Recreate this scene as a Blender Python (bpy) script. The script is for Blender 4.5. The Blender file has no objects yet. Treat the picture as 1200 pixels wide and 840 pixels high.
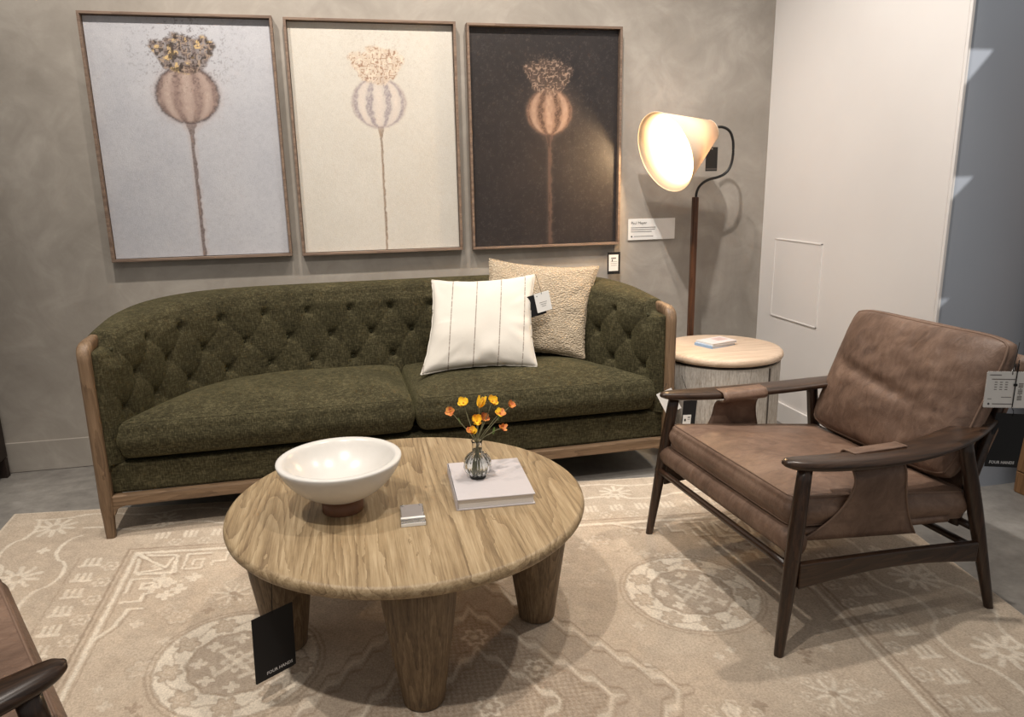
import bpy, bmesh, math, random
import numpy as np
from mathutils import Vector, Matrix, Quaternion
from math import sin, cos, pi, radians

random.seed(7)
rng = np.random.default_rng(7)
SC = bpy.context.scene
COL = SC.collection

# ------------------------------------------------------------------ camera
cam_d = bpy.data.cameras.new('camera')
cam = bpy.data.objects.new('camera', cam_d)
COL.objects.link(cam)
cam_d.sensor_width = 36.0
cam_d.lens = 26.01
cam_d.clip_start = 0.05
_r = Vector((0.97620, -0.21660, -0.01844)).normalized()
_f = Vector((0.2073, 0.9500, -0.2337)).normalized()
_r = (_r - _f * _r.dot(_f)).normalized()
_u = _r.cross(_f)
cam.matrix_world = Matrix(((_r.x, _u.x, -_f.x, 0.0), (_r.y, _u.y, -_f.y, 0.0),
                           (_r.z, _u.z, -_f.z, 1.45), (0, 0, 0, 1)))
SC.camera = cam

# ------------------------------------------------------------------ light
SC.view_settings.view_transform = 'Standard'
SC.view_settings.look = 'None'
SC.view_settings.gamma = 1.0
SC.view_settings.use_curve_mapping = False
SC.view_settings.exposure = 0.0
world = bpy.data.worlds.new('room_ambient')
SC.world = world
world.use_nodes = True
wb = world.node_tree.nodes['Background']
wb.inputs[0].default_value = (1.0, 0.96, 0.92, 1)
wb.inputs[1].default_value = 0.33


def spot(name, loc, target, power, angle=60, blend=0.6, col=(1.0, 0.86, 0.68), radius=0.04):
    d = bpy.data.lights.new(name, 'SPOT')
    d.energy = power
    d.color = col
    d.spot_size = radians(angle)
    d.spot_blend = blend
    d.shadow_soft_size = radius
    o = bpy.data.objects.new(name, d)
    COL.objects.link(o)
    o.location = loc
    o.rotation_euler = (Vector(target) - Vector(loc)).to_track_quat('-Z', 'Y').to_euler()
    return o


WARM = (1.0, 0.915, 0.82)
spot('wall_spot', (-0.95, 3.0, 3.6), (-0.85, 4.15, 1.5), 165, 85, 1.0, WARM)
spot('wall_spot', (0.0, 3.0, 3.6), (0.15, 4.15, 1.5), 165, 85, 1.0, WARM)
spot('wall_spot', (0.95, 3.0, 3.6), (1.15, 4.15, 1.5), 165, 85, 1.0, WARM)
spot('track_spot', (-0.6, 0.8, 3.5), (0.0, 2.7, 0.4), 215, 66, 0.9, WARM)
spot('track_spot', (0.9, 1.7, 3.5), (0.6, 2.6, 0.3), 135, 66, 0.9, WARM)
spot('track_spot', (2.3, 2.3, 3.5), (1.4, 2.2, 0.4), 155, 66, 0.9, WARM)
spot('track_spot', (-1.4, 2.2, 3.5), (-0.9, 2.6, 0.0), 185, 66, 0.9, WARM)
spot('side_spot', (0.9, 2.4, 3.5), (2.5, 3.4, 1.0), 250, 85, 1.0, (1.0, 0.94, 0.88))


def wedge_spot(loc, wall_y, tris, power, col):
    """added spot: a node mask cuts its light into triangular patches on the end wall"""
    d = bpy.data.lights.new('wedge_spot', 'SPOT')
    d.energy = power; d.color = col; d.spot_size = radians(140); d.spot_blend = 0.05; d.shadow_soft_size = 0.01
    o = bpy.data.objects.new('wedge_spot', d)
    COL.objects.link(o)
    o.location = loc; o.rotation_euler = (radians(90), 0, 0)
    d.use_nodes = True
    nt = d.node_tree
    em = nt.nodes['Emission']

    def mth(op, a, b):
        n = nt.nodes.new('ShaderNodeMath'); n.operation = op
        for i, v in enumerate((a, b)):
            if hasattr(v, 'links'): nt.links.new(v, n.inputs[i])
            else: n.inputs[i].default_value = v
        return n.outputs[0]
    tc = nt.nodes.new('ShaderNodeTexCoord'); sp = nt.nodes.new('ShaderNodeSeparateXYZ')
    nt.links.new(tc.outputs['Normal'], sp.inputs[0])
    az = mth('ABSOLUTE', sp.outputs[2], 0.0)
    D = wall_y - loc[1]
    X = mth('ADD', mth('MULTIPLY', mth('DIVIDE', sp.outputs[0], az), D), loc[0])
    Z = mth('ADD', mth('MULTIPLY', mth('DIVIDE', sp.outputs[1], az), D), loc[2])
    tot = None
    for (x0, x1, zt, zb) in tris:       # vertical left side, level top, slanting lower right side
        under = mth('LESS_THAN', Z, zt)
        fr = mth('MULTIPLY', mth('SUBTRACT', Z, zb), (x1 - x0) / (zt - zb))
        ins = mth('MULTIPLY', under, mth('LESS_THAN', mth('SUBTRACT', X, x0), fr))
        ins = mth('MULTIPLY', ins, mth('GREATER_THAN', X, x0 - 0.0))
        tot = ins if tot is None else mth('ADD', tot, ins)
    nt.links.new(tot, em.inputs['Strength'])
    return o


wedge_spot((2.95, 0.6, 2.3), 2.712, ((2.497, 2.619, 1.931, 1.792), (2.497, 2.597, 1.431, 1.333), (2.497, 2.552, 0.915, 0.87)), 130, (1.0, 0.95, 0.9))  # added light, shaped to lay three bright wedges beside the wall corner

# ------------------------------------------------------------------ object helpers


def link(o, parent=None):
    COL.objects.link(o)
    if parent is not None:
        o.parent = parent
    return o


def tag(o, label=None, cat=None, group=None, kind=None):
    if label: o['label'] = label
    if cat: o['category'] = cat
    if group: o['group'] = group
    if kind: o['kind'] = kind
    return o


def thing(name, label, cat, loc=(0, 0, 0), rz=0.0, group=None):
    o = bpy.data.objects.new(name, None)
    o.empty_display_size = 0.1
    link(o)
    o.location = loc
    o.rotation_euler = (0, 0, rz)
    return tag(o, label, cat, group)


def mesh_obj(name, bm, m, parent=None, smooth=True, bev=0.0, sub=0, seg=2):
    me = bpy.data.meshes.new(name)
    bm.normal_update()
    bmesh.ops.recalc_face_normals(bm, faces=bm.faces)
    bm.to_mesh(me)
    bm.free()
    if m is not None:
        me.materials.append(m)
    if smooth:
        for p in me.polygons: p.use_smooth = True
    o = bpy.data.objects.new(name, me)
    if bev:
        b = o.modifiers.new('bevel', 'BEVEL')
        b.width = bev; b.segments = seg; b.limit_method = 'ANGLE'; b.angle_limit = radians(35)
        b.harden_normals = False
    if sub:
        s = o.modifiers.new('subdivision', 'SUBSURF'); s.levels = sub; s.render_levels = sub
    return link(o, parent)


def grid_obj(name, P, m, parent=None, closed_u=False, closed_v=False, colors=None, smooth=True, flip=False):
    """P: array (nu, nv, 3)."""
    nu, nv = P.shape[:2]
    iu = np.arange(nu if closed_u else nu - 1); iv = np.arange(nv if closed_v else nv - 1)
    a, b = np.meshgrid(iu, iv, indexing='ij')
    a2 = (a + 1) % nu; b2 = (b + 1) % nv
    f = np.stack([a * nv + b, a2 * nv + b, a2 * nv + b2, a * nv + b2], -1).reshape(-1, 4)
    if flip: f = f[:, ::-1]
    me = bpy.data.meshes.new(name)
    me.vertices.add(nu * nv)
    me.vertices.foreach_set('co', P.reshape(-1).astype(np.float32))
    n = len(f)
    me.loops.add(n * 4)
    me.loops.foreach_set('vertex_index', np.ascontiguousarray(f).reshape(-1).astype(np.int32))
    me.polygons.add(n)
    me.polygons.foreach_set('loop_start', (np.arange(n) * 4).astype(np.int32))
    me.polygons.foreach_set('loop_total', np.full(n, 4, np.int32))
    me.polygons.foreach_set('use_smooth', np.full(n, smooth))
    me.update(calc_edges=True)
    me.validate()
    if colors is not None:
        ca = me.color_attributes.new('print', 'FLOAT_COLOR', 'POINT')
        c4 = np.ones((nu * nv, 4), np.float32); c4[:, :3] = colors.reshape(-1, 3)
        ca.data.foreach_set('color', c4.reshape(-1))
    if m is not None: me.materials.append(m)
    o = bpy.data.objects.new(name, me)
    return link(o, parent)


def box_bm(size, loc=(0, 0, 0), bm=None, rot=None):
    bm = bm or bmesh.new()
    r = bmesh.ops.create_cube(bm, size=1.0)
    M = Matrix.Translation(loc)
    if rot is not None: M = M @ rot
    M = M @ Matrix.Diagonal((size[0], size[1], size[2], 1))
    bmesh.ops.transform(bm, matrix=M, verts=r['verts'])
    return bm


def lathe_bm(prof, seg=48, bm=None, loc=(0, 0, 0)):
    bm = bm or bmesh.new()
    rings = []
    for r, z in prof:
        if r < 1e-6:
            rings.append([bm.verts.new((loc[0], loc[1], loc[2] + z))])
        else:
            rings.append([bm.verts.new((loc[0] + r * cos(2 * pi * i / seg), loc[1] + r * sin(2 * pi * i / seg), loc[2] + z)) for i in range(seg)])
    for A, B in zip(rings[:-1], rings[1:]):
        for i in range(seg):
            j = (i + 1) % seg
            if len(A) == 1 and len(B) == 1: continue
            if len(A) == 1: bm.faces.new((A[0], B[i], B[j]))
            elif len(B) == 1: bm.faces.new((A[i], A[j], B[0]))
            else: bm.faces.new((A[i], A[j], B[j], B[i]))
    return bm


def catmull(pts, n):
    P = [np.array(p, float) for p in pts]
    P = [2 * P[0] - P[1]] + P + [2 * P[-1] - P[-2]]
    out = []
    m = len(P) - 3
    for k in range(n):
        t = k / (n - 1) * m
        i = min(int(t), m - 1); t -= i
        p0, p1, p2, p3 = P[i:i + 4]
        out.append(0.5 * ((2 * p1) + (-p0 + p2) * t + (2 * p0 - 5 * p1 + 4 * p2 - p3) * t * t + (-p0 + 3 * p1 - 3 * p2 + p3) * t ** 3))
    return np.array(out)


def sweep_bm(pts, radii, sides=12, n=None, power=2.0, up=(0, 0, 1), bm=None, cap=True, round_ends=False):
    """Sweep a (super)elliptical section along pts. radii: list of (a, b): a across (horizontal), b along up."""
    bm = bm or bmesh.new()
    rad = [(r, r) if not hasattr(r, '__len__') else r for r in radii]
    if n:
        P = catmull(pts, n); Rr = catmull([list(r) for r in rad], n)
    else:
        P = np.array(pts, float); Rr = np.array(rad, float)
    up = np.array(up, float)
    T = np.gradient(P, axis=0)
    rings = []
    for k in range(len(P)):
        t = T[k] / np.linalg.norm(T[k])
        s = np.cross(t, up)
        if np.linalg.norm(s) < 1e-3: s = np.cross(t, np.array([0, 1.0, 0]))
        s /= np.linalg.norm(s)
        b = np.cross(s, t)
        ring = []
        for i in range(sides):
            a = 2 * pi * (i + 0.5) / sides
            ca, sa = cos(a), sin(a)
            e = 2.0 / power
            x = math.copysign(abs(ca) ** e, ca) * Rr[k][0]
            y = math.copysign(abs(sa) ** e, sa) * Rr[k][1]
            ring.append(bm.verts.new(P[k] + s * x + b * y))
        rings.append(ring)
    for A, B in zip(rings[:-1], rings[1:]):
        for i in range(sides):
            j = (i + 1) % sides
            bm.faces.new((A[i], A[j], B[j], B[i]))
    if cap:
        for ring in (rings[0], rings[-1]):
            bm.faces.new(ring)
    return bm


def slab_bm(outline, z0, z1, bm=None):
    bm = bm or bmesh.new()
    lo = [bm.verts.new((x, y, z0)) for x, y in outline]
    hi = [bm.verts.new((x, y, z1)) for x, y in outline]
    n = len(outline)
    for i in range(n):
        j = (i + 1) % n
        bm.faces.new((lo[i], lo[j], hi[j], hi[i]))
    bm.faces.new(hi); bm.faces.new(lo[::-1])
    return bm


def text_obj(name, body, size, M, m, parent, align='LEFT', bold=0.0):
    cu = bpy.data.curves.new(name, 'FONT')
    cu.body = body; cu.size = size; cu.align_x = align
    cu.offset = bold
    cu.resolution_u = 2
    tmp = bpy.data.objects.new(name, cu)
    COL.objects.link(tmp)
    me = bpy.data.meshes.new_from_object(tmp.evaluated_get(bpy.context.evaluated_depsgraph_get()))
    COL.objects.unlink(tmp)
    bpy.data.objects.remove(tmp); bpy.data.curves.remove(cu)
    me.materials.clear(); me.materials.append(m)
    o = bpy.data.objects.new(name, me)
    link(o, parent)
    o.matrix_local = M
    return o


def frame_matrix(origin, xdir, ydir):
    x = Vector(xdir).normalized(); y = Vector(ydir)
    y = (y - x * y.dot(x)).normalized(); z = x.cross(y)
    M = Matrix(((x.x, y.x, z.x, origin[0]), (x.y, y.y, z.y, origin[1]), (x.z, y.z, z.z, origin[2]), (0, 0, 0, 1)))
    return M


# ------------------------------------------------------------------ materials


def srgb(r, g, b):
    def l(c):
        c /= 255.0
        return c / 12.92 if c <= 0.04045 else ((c + 0.055) / 1.055) ** 2.4
    return (l(r), l(g), l(b), 1.0)


class NT:
    def __init__(self, name):
        self.m = bpy.data.materials.new(name)
        self.m.use_nodes = True
        self.t = self.m.node_tree
        self.b = self.t.nodes['Principled BSDF']
        self.tc = None

    def n(self, kind, **kw):
        nd = self.t.nodes.new(kind)
        for k, v in kw.items():
            if k.startswith('i_'):
                key = k[2:]
                nd.inputs[int(key) if key.isdigit() else key.replace('_', ' ')].default_value = v
            else: setattr(nd, k, v)
        return nd

    def l(self, a, b): self.t.links.new(a, b)

    def coord(self, scale=(1, 1, 1), rot=(0, 0, 0), loc=(0, 0, 0), out='Object'):
        if self.tc is None: self.tc = self.n('ShaderNodeTexCoord')
        mp = self.n('ShaderNodeMapping')
        mp.inputs['Scale'].default_value = scale; mp.inputs['Rotation'].default_value = rot; mp.inputs['Location'].default_value = loc
        self.l(self.tc.outputs[out], mp.inputs[0])
        return mp.outputs[0]

    def noise(self, vec, scale, detail=4, rough=0.55, dist=0.0):
        nd = self.n('ShaderNodeTexNoise')
        nd.inputs['Scale'].default_value = scale; nd.inputs['Detail'].default_value = detail
        nd.inputs['Roughness'].default_value = rough; nd.inputs['Distortion'].default_value = dist
        self.l(vec, nd.inputs['Vector'])
        return nd.outputs['Fac']

    def ramp(self, fac, stops):
        r = self.n('ShaderNodeValToRGB')
        e = r.color_ramp.elements
        e[0].position, e[0].color = stops[0]
        e[1].position, e[1].color = stops[-1]
        for p, c in stops[1:-1]:
            x = e.new(p); x.color = c
        self.l(fac, r.inputs[0])
        return r.outputs[0]

    def mix(self, a, b, fac, mode='MIX'):
        nd = self.n('ShaderNodeMix', data_type='RGBA', blend_type=mode)
        for sock, v in ((0, fac), (6, a), (7, b)):
            if hasattr(v, 'links'): self.l(v, nd.inputs[sock])
            else: nd.inputs[sock].default_value = v
        return nd.outputs[2]

    def math(self, op, a, b=0.5):
        nd = self.n('ShaderNodeMath', operation=op)
        for i, v in enumerate((a, b)):
            if hasattr(v, 'links'): self.l(v, nd.inputs[i])
            else: nd.inputs[i].default_value = v
        return nd.outputs[0]

    def bump(self, h, strength=0.3, dist=0.01, prev=None):
        nd = self.n('ShaderNodeBump')
        nd.inputs['Strength'].default_value = strength; nd.inputs['Distance'].default_value = dist
        self.l(h, nd.inputs['Height'])
        if prev is not None: self.l(prev, nd.inputs['Normal'])
        self.l(nd.outputs[0], self.b.inputs['Normal'])
        return nd.outputs[0]

    def set(self, color=None, rough=None, spec=None, **kw):
        if color is not None:
            if hasattr(color, 'links'): self.l(color, self.b.inputs['Base Color'])
            else: self.b.inputs['Base Color'].default_value = color
        if rough is not None:
            if hasattr(rough, 'links'): self.l(rough, self.b.inputs['Roughness'])
            else: self.b.inputs['Roughness'].default_value = rough
        if spec is not None: self.b.inputs['Specular IOR Level'].default_value = spec
        for k, v in kw.items(): self.b.inputs[k.replace('_', ' ')].default_value = v
        return self.m


def m_plain(name, col, rough=0.6, var=0.06, scale=30.0, spec=0.4, bump=0.0, **kw):
    t = NT(name)
    v = t.coord()
    f = t.noise(v, scale, 5)
    c = t.mix(tuple(x * (1 - var) for x in col[:3]) + (1,), tuple(min(1, x * (1 + var)) for x in col[:3]) + (1,), f)
    if bump: t.bump(t.noise(v, scale * 3, 4), bump, 0.003)
    return t.set(c, rough, spec, **kw)


def m_wood(name, dark, mid, light, axis='X', scale=1.0, rough=0.5, bump=0.12, ring=7.0, spec=0.4, out='Object'):
    """long grain along axis: thin cathedral rings from a stretched noise, plus fine pores."""
    t = NT(name)
    k = {'X': 0, 'Y': 1, 'Z': 2}[axis]
    def st(f): return tuple(scale * (f if i == k else 1.0) for i in range(3))
    v = t.coord(st(0.10), out=out)
    v2 = t.coord(st(0.03), out=out)
    big = t.noise(v, 4.6, 2, 0.45, 0.25)
    wob = t.noise(t.coord(st(0.35), out=out), 30, 3, 0.6)
    fld = t.math('ADD', t.math('MULTIPLY', big, ring * 13.0), t.math('MULTIPLY', wob, 2.4))
    rings = t.math('FRACT', t.math('MULTIPLY', fld, 0.35))
    rings = t.math('POWER', rings, 1.6)
    pores = t.noise(v2, 210.0, 3, 0.65)
    soft = t.noise(v2, 38.0, 4, 0.6)
    a = t.math('ADD', t.math('MULTIPLY', rings, -0.16), t.math('MULTIPLY', soft, 0.55))
    a = t.math('ADD', a, t.math('MULTIPLY', pores, 0.50))
    c = t.ramp(a, [(0.26, dark), (0.47, mid), (0.66, light)])
    if bump: t.bump(a, bump, 0.002)
    return t.set(c, rough, spec)


# plaster
t = NT('troweled_plaster')
v = t.coord()
n1 = t.noise(v, 1.6, 6, 0.6, 1.2); n2 = t.noise(t.coord((1, 1, 1), (0.3, 0.5, 0.6)), 5.0, 5, 0.6, 1.5); n3 = t.noise(v, 60, 3)
c = t.ramp(t.math('ADD', t.math('MULTIPLY', n1, 0.65), t.math('MULTIPLY', n2, 0.35)),
           [(0.32, srgb(145, 138, 129)), (0.5, srgb(160, 153, 144)), (0.66, srgb(177, 170, 161))])
t.bump(t.math('ADD', n2, t.math('MULTIPLY', n3, 0.15)), 0.12, 0.01)
M_PLASTER = t.set(c, 0.75, 0.3)

t = NT('white_wall_paint')
v = t.coord()
M_WHITE = t.set(t.mix(srgb(230, 225, 221), srgb(236, 232, 228), t.noise(v, 3, 3)), 0.5, 0.35)
t.bump(t.noise(v, 150, 2), 0.03, 0.002)

t = NT('white_wall_cool_shade')
v = t.coord()
M_SHADED_WALL = t.set(t.mix(srgb(170, 178, 190), srgb(180, 187, 197), t.noise(v, 2.2, 3)), 0.6, 0.3)  # white end face in cool shade: the shade is mixed into this colour

t = NT('polished_concrete')
v = t.coord()
n1 = t.noise(v, 2.2, 7, 0.62, 0.8); n2 = t.noise(v, 14, 6, 0.7)
c = t.ramp(t.math('ADD', t.math('MULTIPLY', n1, 0.6), t.math('MULTIPLY', n2, 0.4)),
           [(0.34, srgb(112, 108, 104)), (0.5, srgb(138, 134, 128)), (0.66, srgb(160, 156, 150))])
M_CONCRETE = t.set(c, 0.45, 0.4)

M_OAK_Y = m_wood('pale_oak_tabletop', srgb(108, 88, 64), srgb(150, 129, 98), srgb(178, 158, 127), 'Y', 1.0, 0.5, 0.10, 5.0)
M_OAK_Z = m_wood('weathered_oak_legs', srgb(72, 57, 41), srgb(108, 89, 66), srgb(138, 117, 90), 'Z', 1.3, 0.55, 0.15, 6.0)
M_ASH = m_wood('brown_ash_frame', srgb(86, 67, 50), srgb(116, 94, 72), srgb(138, 114, 90), 'Z', 1.4, 0.5, 0.08, 4.0)
M_ASH_X = m_wood('brown_ash_rail', srgb(86, 67, 50), srgb(116, 94, 72), srgb(138, 114, 90), 'X', 1.4, 0.5, 0.08, 4.0)
M_WAL = m_wood('dark_walnut', srgb(30, 20, 14), srgb(50, 34, 24), srgb(72, 50, 36), 'Z', 1.6, 0.32, 0.06, 4.0, 0.5)
M_WAL_X = m_wood('dark_walnut_arm', srgb(33, 22, 15), srgb(55, 38, 26), srgb(78, 55, 39), 'X', 1.6, 0.3, 0.06, 4.0, 0.5)
M_WAL_Y = m_wood('dark_walnut_rod', srgb(30, 20, 14), srgb(50, 34, 24), srgb(72, 50, 36), 'Y', 1.6, 0.32, 0.06, 4.0, 0.5)
M_POLE = m_wood('walnut_pole', srgb(58, 34, 20), srgb(84, 52, 32), srgb(104, 68, 44), 'Z', 1.6, 0.45, 0.05, 3.0)
M_FRAME = m_wood('taupe_oak_frame', srgb(98, 80, 68), srgb(124, 104, 90), srgb(142, 122, 106), 'X', 1.5, 0.55, 0.05, 3.0)
M_LTOP = m_wood('bleached_oak_top', srgb(188, 162, 138), srgb(208, 184, 160), srgb(220, 198, 176), 'X', 1.2, 0.5, 0.04, 3.0)
M_CAB = m_wood('honey_oak_cabinet', srgb(104, 74, 46), srgb(134, 98, 64), srgb(154, 116, 78), 'Z', 1.2, 0.5, 0.06, 5.0)
M_WALDARK = m_plain('espresso_wood', srgb(40, 28, 22), 0.5)

# olive chenille
t = NT('olive_chenille')
v = t.coord((1, 1, 1))
vs = t.coord((1.0, 1.0, 0.22))
vh = t.coord((0.25, 0.25, 1.0))
w1 = t.noise(vs, 190, 2, 0.6); w2 = t.noise(vh, 190, 2, 0.6); big = t.noise(v, 8, 4, 0.6, 0.5)
a = t.math('ADD', t.math('MULTIPLY', w1, 0.55), t.math('MULTIPLY', w2, 0.45))
a2 = t.math('ADD', t.math('MULTIPLY', a, 0.80), t.math('MULTIPLY', big, 0.20))
c = t.ramp(a2, [(0.36, srgb(35, 32, 22)), (0.50, srgb(58, 54, 37)), (0.64, srgb(87, 81, 60))])
t.bump(a, 0.6, 0.005)
M_OLIVE = t.set(c, 0.92, 0.15, Sheen_Weight=0.2, Sheen_Roughness=0.5, Sheen_Tint=srgb(150, 145, 100))
M_OLIVE_D = m_plain('olive_button_cloth', srgb(58, 56, 35), 0.9, 0.2, 200)

# leather
t = NT('brown_leather')
v = t.coord()
n1 = t.noise(v, 5.5, 6, 0.62, 0.7); n2 = t.noise(v, 90, 4, 0.6); n3 = t.noise(t.coord((1, 2.2, 1), (0, 0, 0.6)), 14, 5, 0.7, 1.2)
a = t.math('ADD', t.math('MULTIPLY', n1, 0.6), t.math('MULTIPLY', n3, 0.4))
c = t.ramp(a, [(0.34, srgb(86, 66, 54)), (0.5, srgb(116, 92, 77)), (0.66, srgb(140, 115, 98))])
vor = t.n('ShaderNodeTexVoronoi', i_Scale=330.0)
t.l(v, vor.inputs['Vector'])
b1 = t.bump(vor.outputs['Distance'], 0.08, 0.002)
t.bump(n3, 0.25, 0.012, b1)
M_LEATHER = t.set(c, 0.48, 0.4)
M_STITCH = m_plain('tan_piping', srgb(124, 100, 84), 0.6)

# pillows
t = NT('ivory_striped_cotton')
v = t.coord()
sp = t.n('ShaderNodeSeparateXYZ'); t.l(v, sp.inputs[0])
ph = t.math('ABSOLUTE', t.math('SUBTRACT', t.math('FRACT', t.math('MULTIPLY', t.math('ADD', t.math('SUBTRACT', sp.outputs[0], t.math('MULTIPLY', sp.outputs[2], 0.13)), 1.026), 8.3)), 0.5))
line = t.math('LESS_THAN', ph, 0.022)
dash = t.math('GREATER_THAN', t.noise(t.coord((40, 40, 260)), 1.0, 2), 0.42)
weave = t.noise(t.coord((1, 1, 1)), 420, 2)
base = t.mix(srgb(200, 194, 184), srgb(214, 209, 200), weave)
c = t.mix(base, srgb(128, 116, 108), t.math('MULTIPLY', t.math('MULTIPLY', line, dash), 0.85))
t.bump(weave, 0.25, 0.002)
M_IVORY = t.set(c, 0.9, 0.2)

t = NT('oatmeal_boucle')
v = t.coord()
vo = t.n('ShaderNodeTexVoronoi', i_Scale=95.0); t.l(t.coord((1, 1, 1.5)), vo.inputs['Vector'])
nn = t.noise(v, 140, 4, 0.7)
h = t.math('SUBTRACT', t.math('MULTIPLY', nn, 0.8), vo.outputs['Distance'])
c = t.ramp(h, [(0.0, srgb(176, 160, 138)), (0.25, srgb(212, 198, 176)), (0.45, srgb(228, 216, 198))])
t.bump(h, 0.9, 0.008)
M_BOUCLE = t.set(c, 0.95, 0.1)

# rug
t = NT('woven_wool_rug')
at = t.n('ShaderNodeVertexColor', layer_name='print')
v = t.coord()
wv = t.noise(t.coord((1.0, 0.45, 1)), 230, 2, 0.6); wv2 = t.noise(t.coord((0.45, 1.0, 1)), 220, 2, 0.6)
w = t.math('ADD', t.math('MULTIPLY', wv, 0.5), t.math('MULTIPLY', wv2, 0.5))
c = t.mix(at.outputs[0], t.ramp(w, [(0.35, (0.45, 0.43, 0.41, 1)), (0.62, (1, 1, 1, 1))]), 0.55, 'MULTIPLY')
t.bump(w, 0.5, 0.004)
M_RUG = t.set(c, 0.95, 0.1)

# canvases
def m_canvas(name, rough, spec):
    t = NT(name)
    at = t.n('ShaderNodeVertexColor', layer_name='print')
    v = t.coord()
    w = t.noise(v, 260, 3, 0.7); w2 = t.noise(v, 45, 5, 0.7)
    c = t.mix(at.outputs[0], t.ramp(w, [(0.3, (0.72, 0.72, 0.74, 1)), (0.65, (1, 1, 1, 1))]), 0.5, 'MULTIPLY')
    t.bump(t.math('ADD', w, w2), 0.25, 0.004)
    return t.set(c, rough, spec)
M_CANVAS = m_canvas('textured_canvas', 0.7, 0.25)
M_CANVAS_D = m_canvas('varnished_canvas', 0.42, 0.45)

M_BLACK = m_plain('black_card', srgb(24, 24, 26), 0.55)
M_GREYCARD = m_plain('charcoal_card', srgb(62, 60, 58), 0.6)
M_PAPER = m_plain('white_paper', srgb(232, 230, 226), 0.7, 0.03)
M_INK = m_plain('grey_ink', srgb(120, 116, 112), 0.8)
M_INKD = m_plain('dark_ink', srgb(50, 48, 47), 0.8)
M_WHITEINK = m_plain('white_ink', srgb(225, 225, 225), 0.8)
M_STRING = m_plain('black_cord', srgb(20, 19, 18), 0.8)
M_METAL = m_plain('black_metal', srgb(26, 24, 23), 0.4, spec=0.5)
t = NT('white_stone_glaze')
v = t.coord()
M_STONE = t.set(t.mix(srgb(206, 202, 196), srgb(216, 213, 208), t.noise(v, 9, 6, 0.7, 1.0)), 0.25, 0.5)
M_FOOT = m_plain('brown_wood_foot', srgb(112, 76, 54), 0.5, 0.15, 60)
M_COVER = m_plain('pale_lilac_linen_cover', srgb(192, 186, 187), 0.7, 0.04, 40, bump=0.1)
M_PAGES = m_plain('paper_pages', srgb(222, 217, 212), 0.8, 0.08, 300)
M_BLUECOV = m_plain('sky_blue_cover', srgb(150, 178, 210), 0.5)
M_PALECOV = m_plain('pale_pink_cover', srgb(226, 216, 212), 0.5, 0.05, 14)
t = NT('grey_striated_fabric')
v2 = t.coord((1, 1, 0.06))
a = t.math('ADD', t.math('MULTIPLY', t.noise(v2, 210, 2, 0.5), 0.6), t.math('MULTIPLY', t.noise(t.coord((1, 1, 0.3)), 200, 3), 0.4))
c = t.ramp(a, [(0.36, srgb(150, 142, 132)), (0.5, srgb(176, 169, 160)), (0.64, srgb(196, 190, 182))])
t.bump(a, 0.4, 0.004)
M_STRI = t.set(c, 0.8, 0.2)
M_GAP = m_plain('dark_gap', srgb(70, 62, 56), 0.8)

t = NT('linen_lampshade')
v = t.coord()
c = t.mix(srgb(240, 218, 190), srgb(250, 232, 208), t.noise(v, 200, 3))
M_SHADE = t.set(c, 0.8, 0.2)
tr = t.n('ShaderNodeBsdfTranslucent'); t.l(c, tr.inputs[0])
mx = t.n('ShaderNodeMixShader'); mx.inputs[0].default_value = 0.14
outn = t.t.nodes['Material Output']
t.l(t.b.outputs[0], mx.inputs[1]); t.l(tr.outputs[0], mx.inputs[2]); t.l(mx.outputs[0], outn.inputs[0])

t = NT('lit_bulb')
t.set((1, 0.9, 0.75, 1), 0.5, Emission_Color=(1.0, 0.80, 0.52, 1), Emission_Strength=18.0)
M_BULB = t.m

t = NT('clear_glass')
t.n('ShaderNodeTexNoise')
M_GLASS = t.set((0.97, 0.985, 0.98, 1), 0.0, Transmission_Weight=1.0, IOR=1.45)
t = NT('water')
M_WATER = t.set((0.98, 1, 0.99, 1), 0.0, Transmission_Weight=1.0, IOR=1.33)
t = NT('clear_acrylic')
M_ACRYLIC = t.set((0.97, 0.97, 0.98, 1), 0.02, Transmission_Weight=0.92, IOR=1.48)
M_SCREW = m_plain('bright_steel', srgb(215, 213, 210), 0.25, Metallic=0.9)
M_STEM = m_plain('olive_green_stem', srgb(120, 118, 88), 0.6, 0.2, 80)
M_LEAF = m_plain('green_leaf', srgb(86, 108, 52), 0.5, 0.25, 60)
t = NT('yellow_orange_petal')
oi = t.n('ShaderNodeObjectInfo')
c = t.ramp(t.noise(t.coord(), 70, 3), [(0.38, srgb(242, 204, 52)), (0.58, srgb(232, 176, 48)), (0.72, srgb(206, 120, 56))])
M_PETAL = t.set(c, 0.55, 0.3)
t = NT('orange_petal')
c = t.ramp(t.noise(t.coord(), 70, 3), [(0.36, srgb(222, 160, 84)), (0.55, srgb(208, 122, 70)), (0.70, srgb(160, 78, 62))])
M_PETAL_O = t.set(c, 0.55, 0.3)
M_EYE = m_plain('golden_flower_eye', srgb(196, 140, 40), 0.7)

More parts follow.
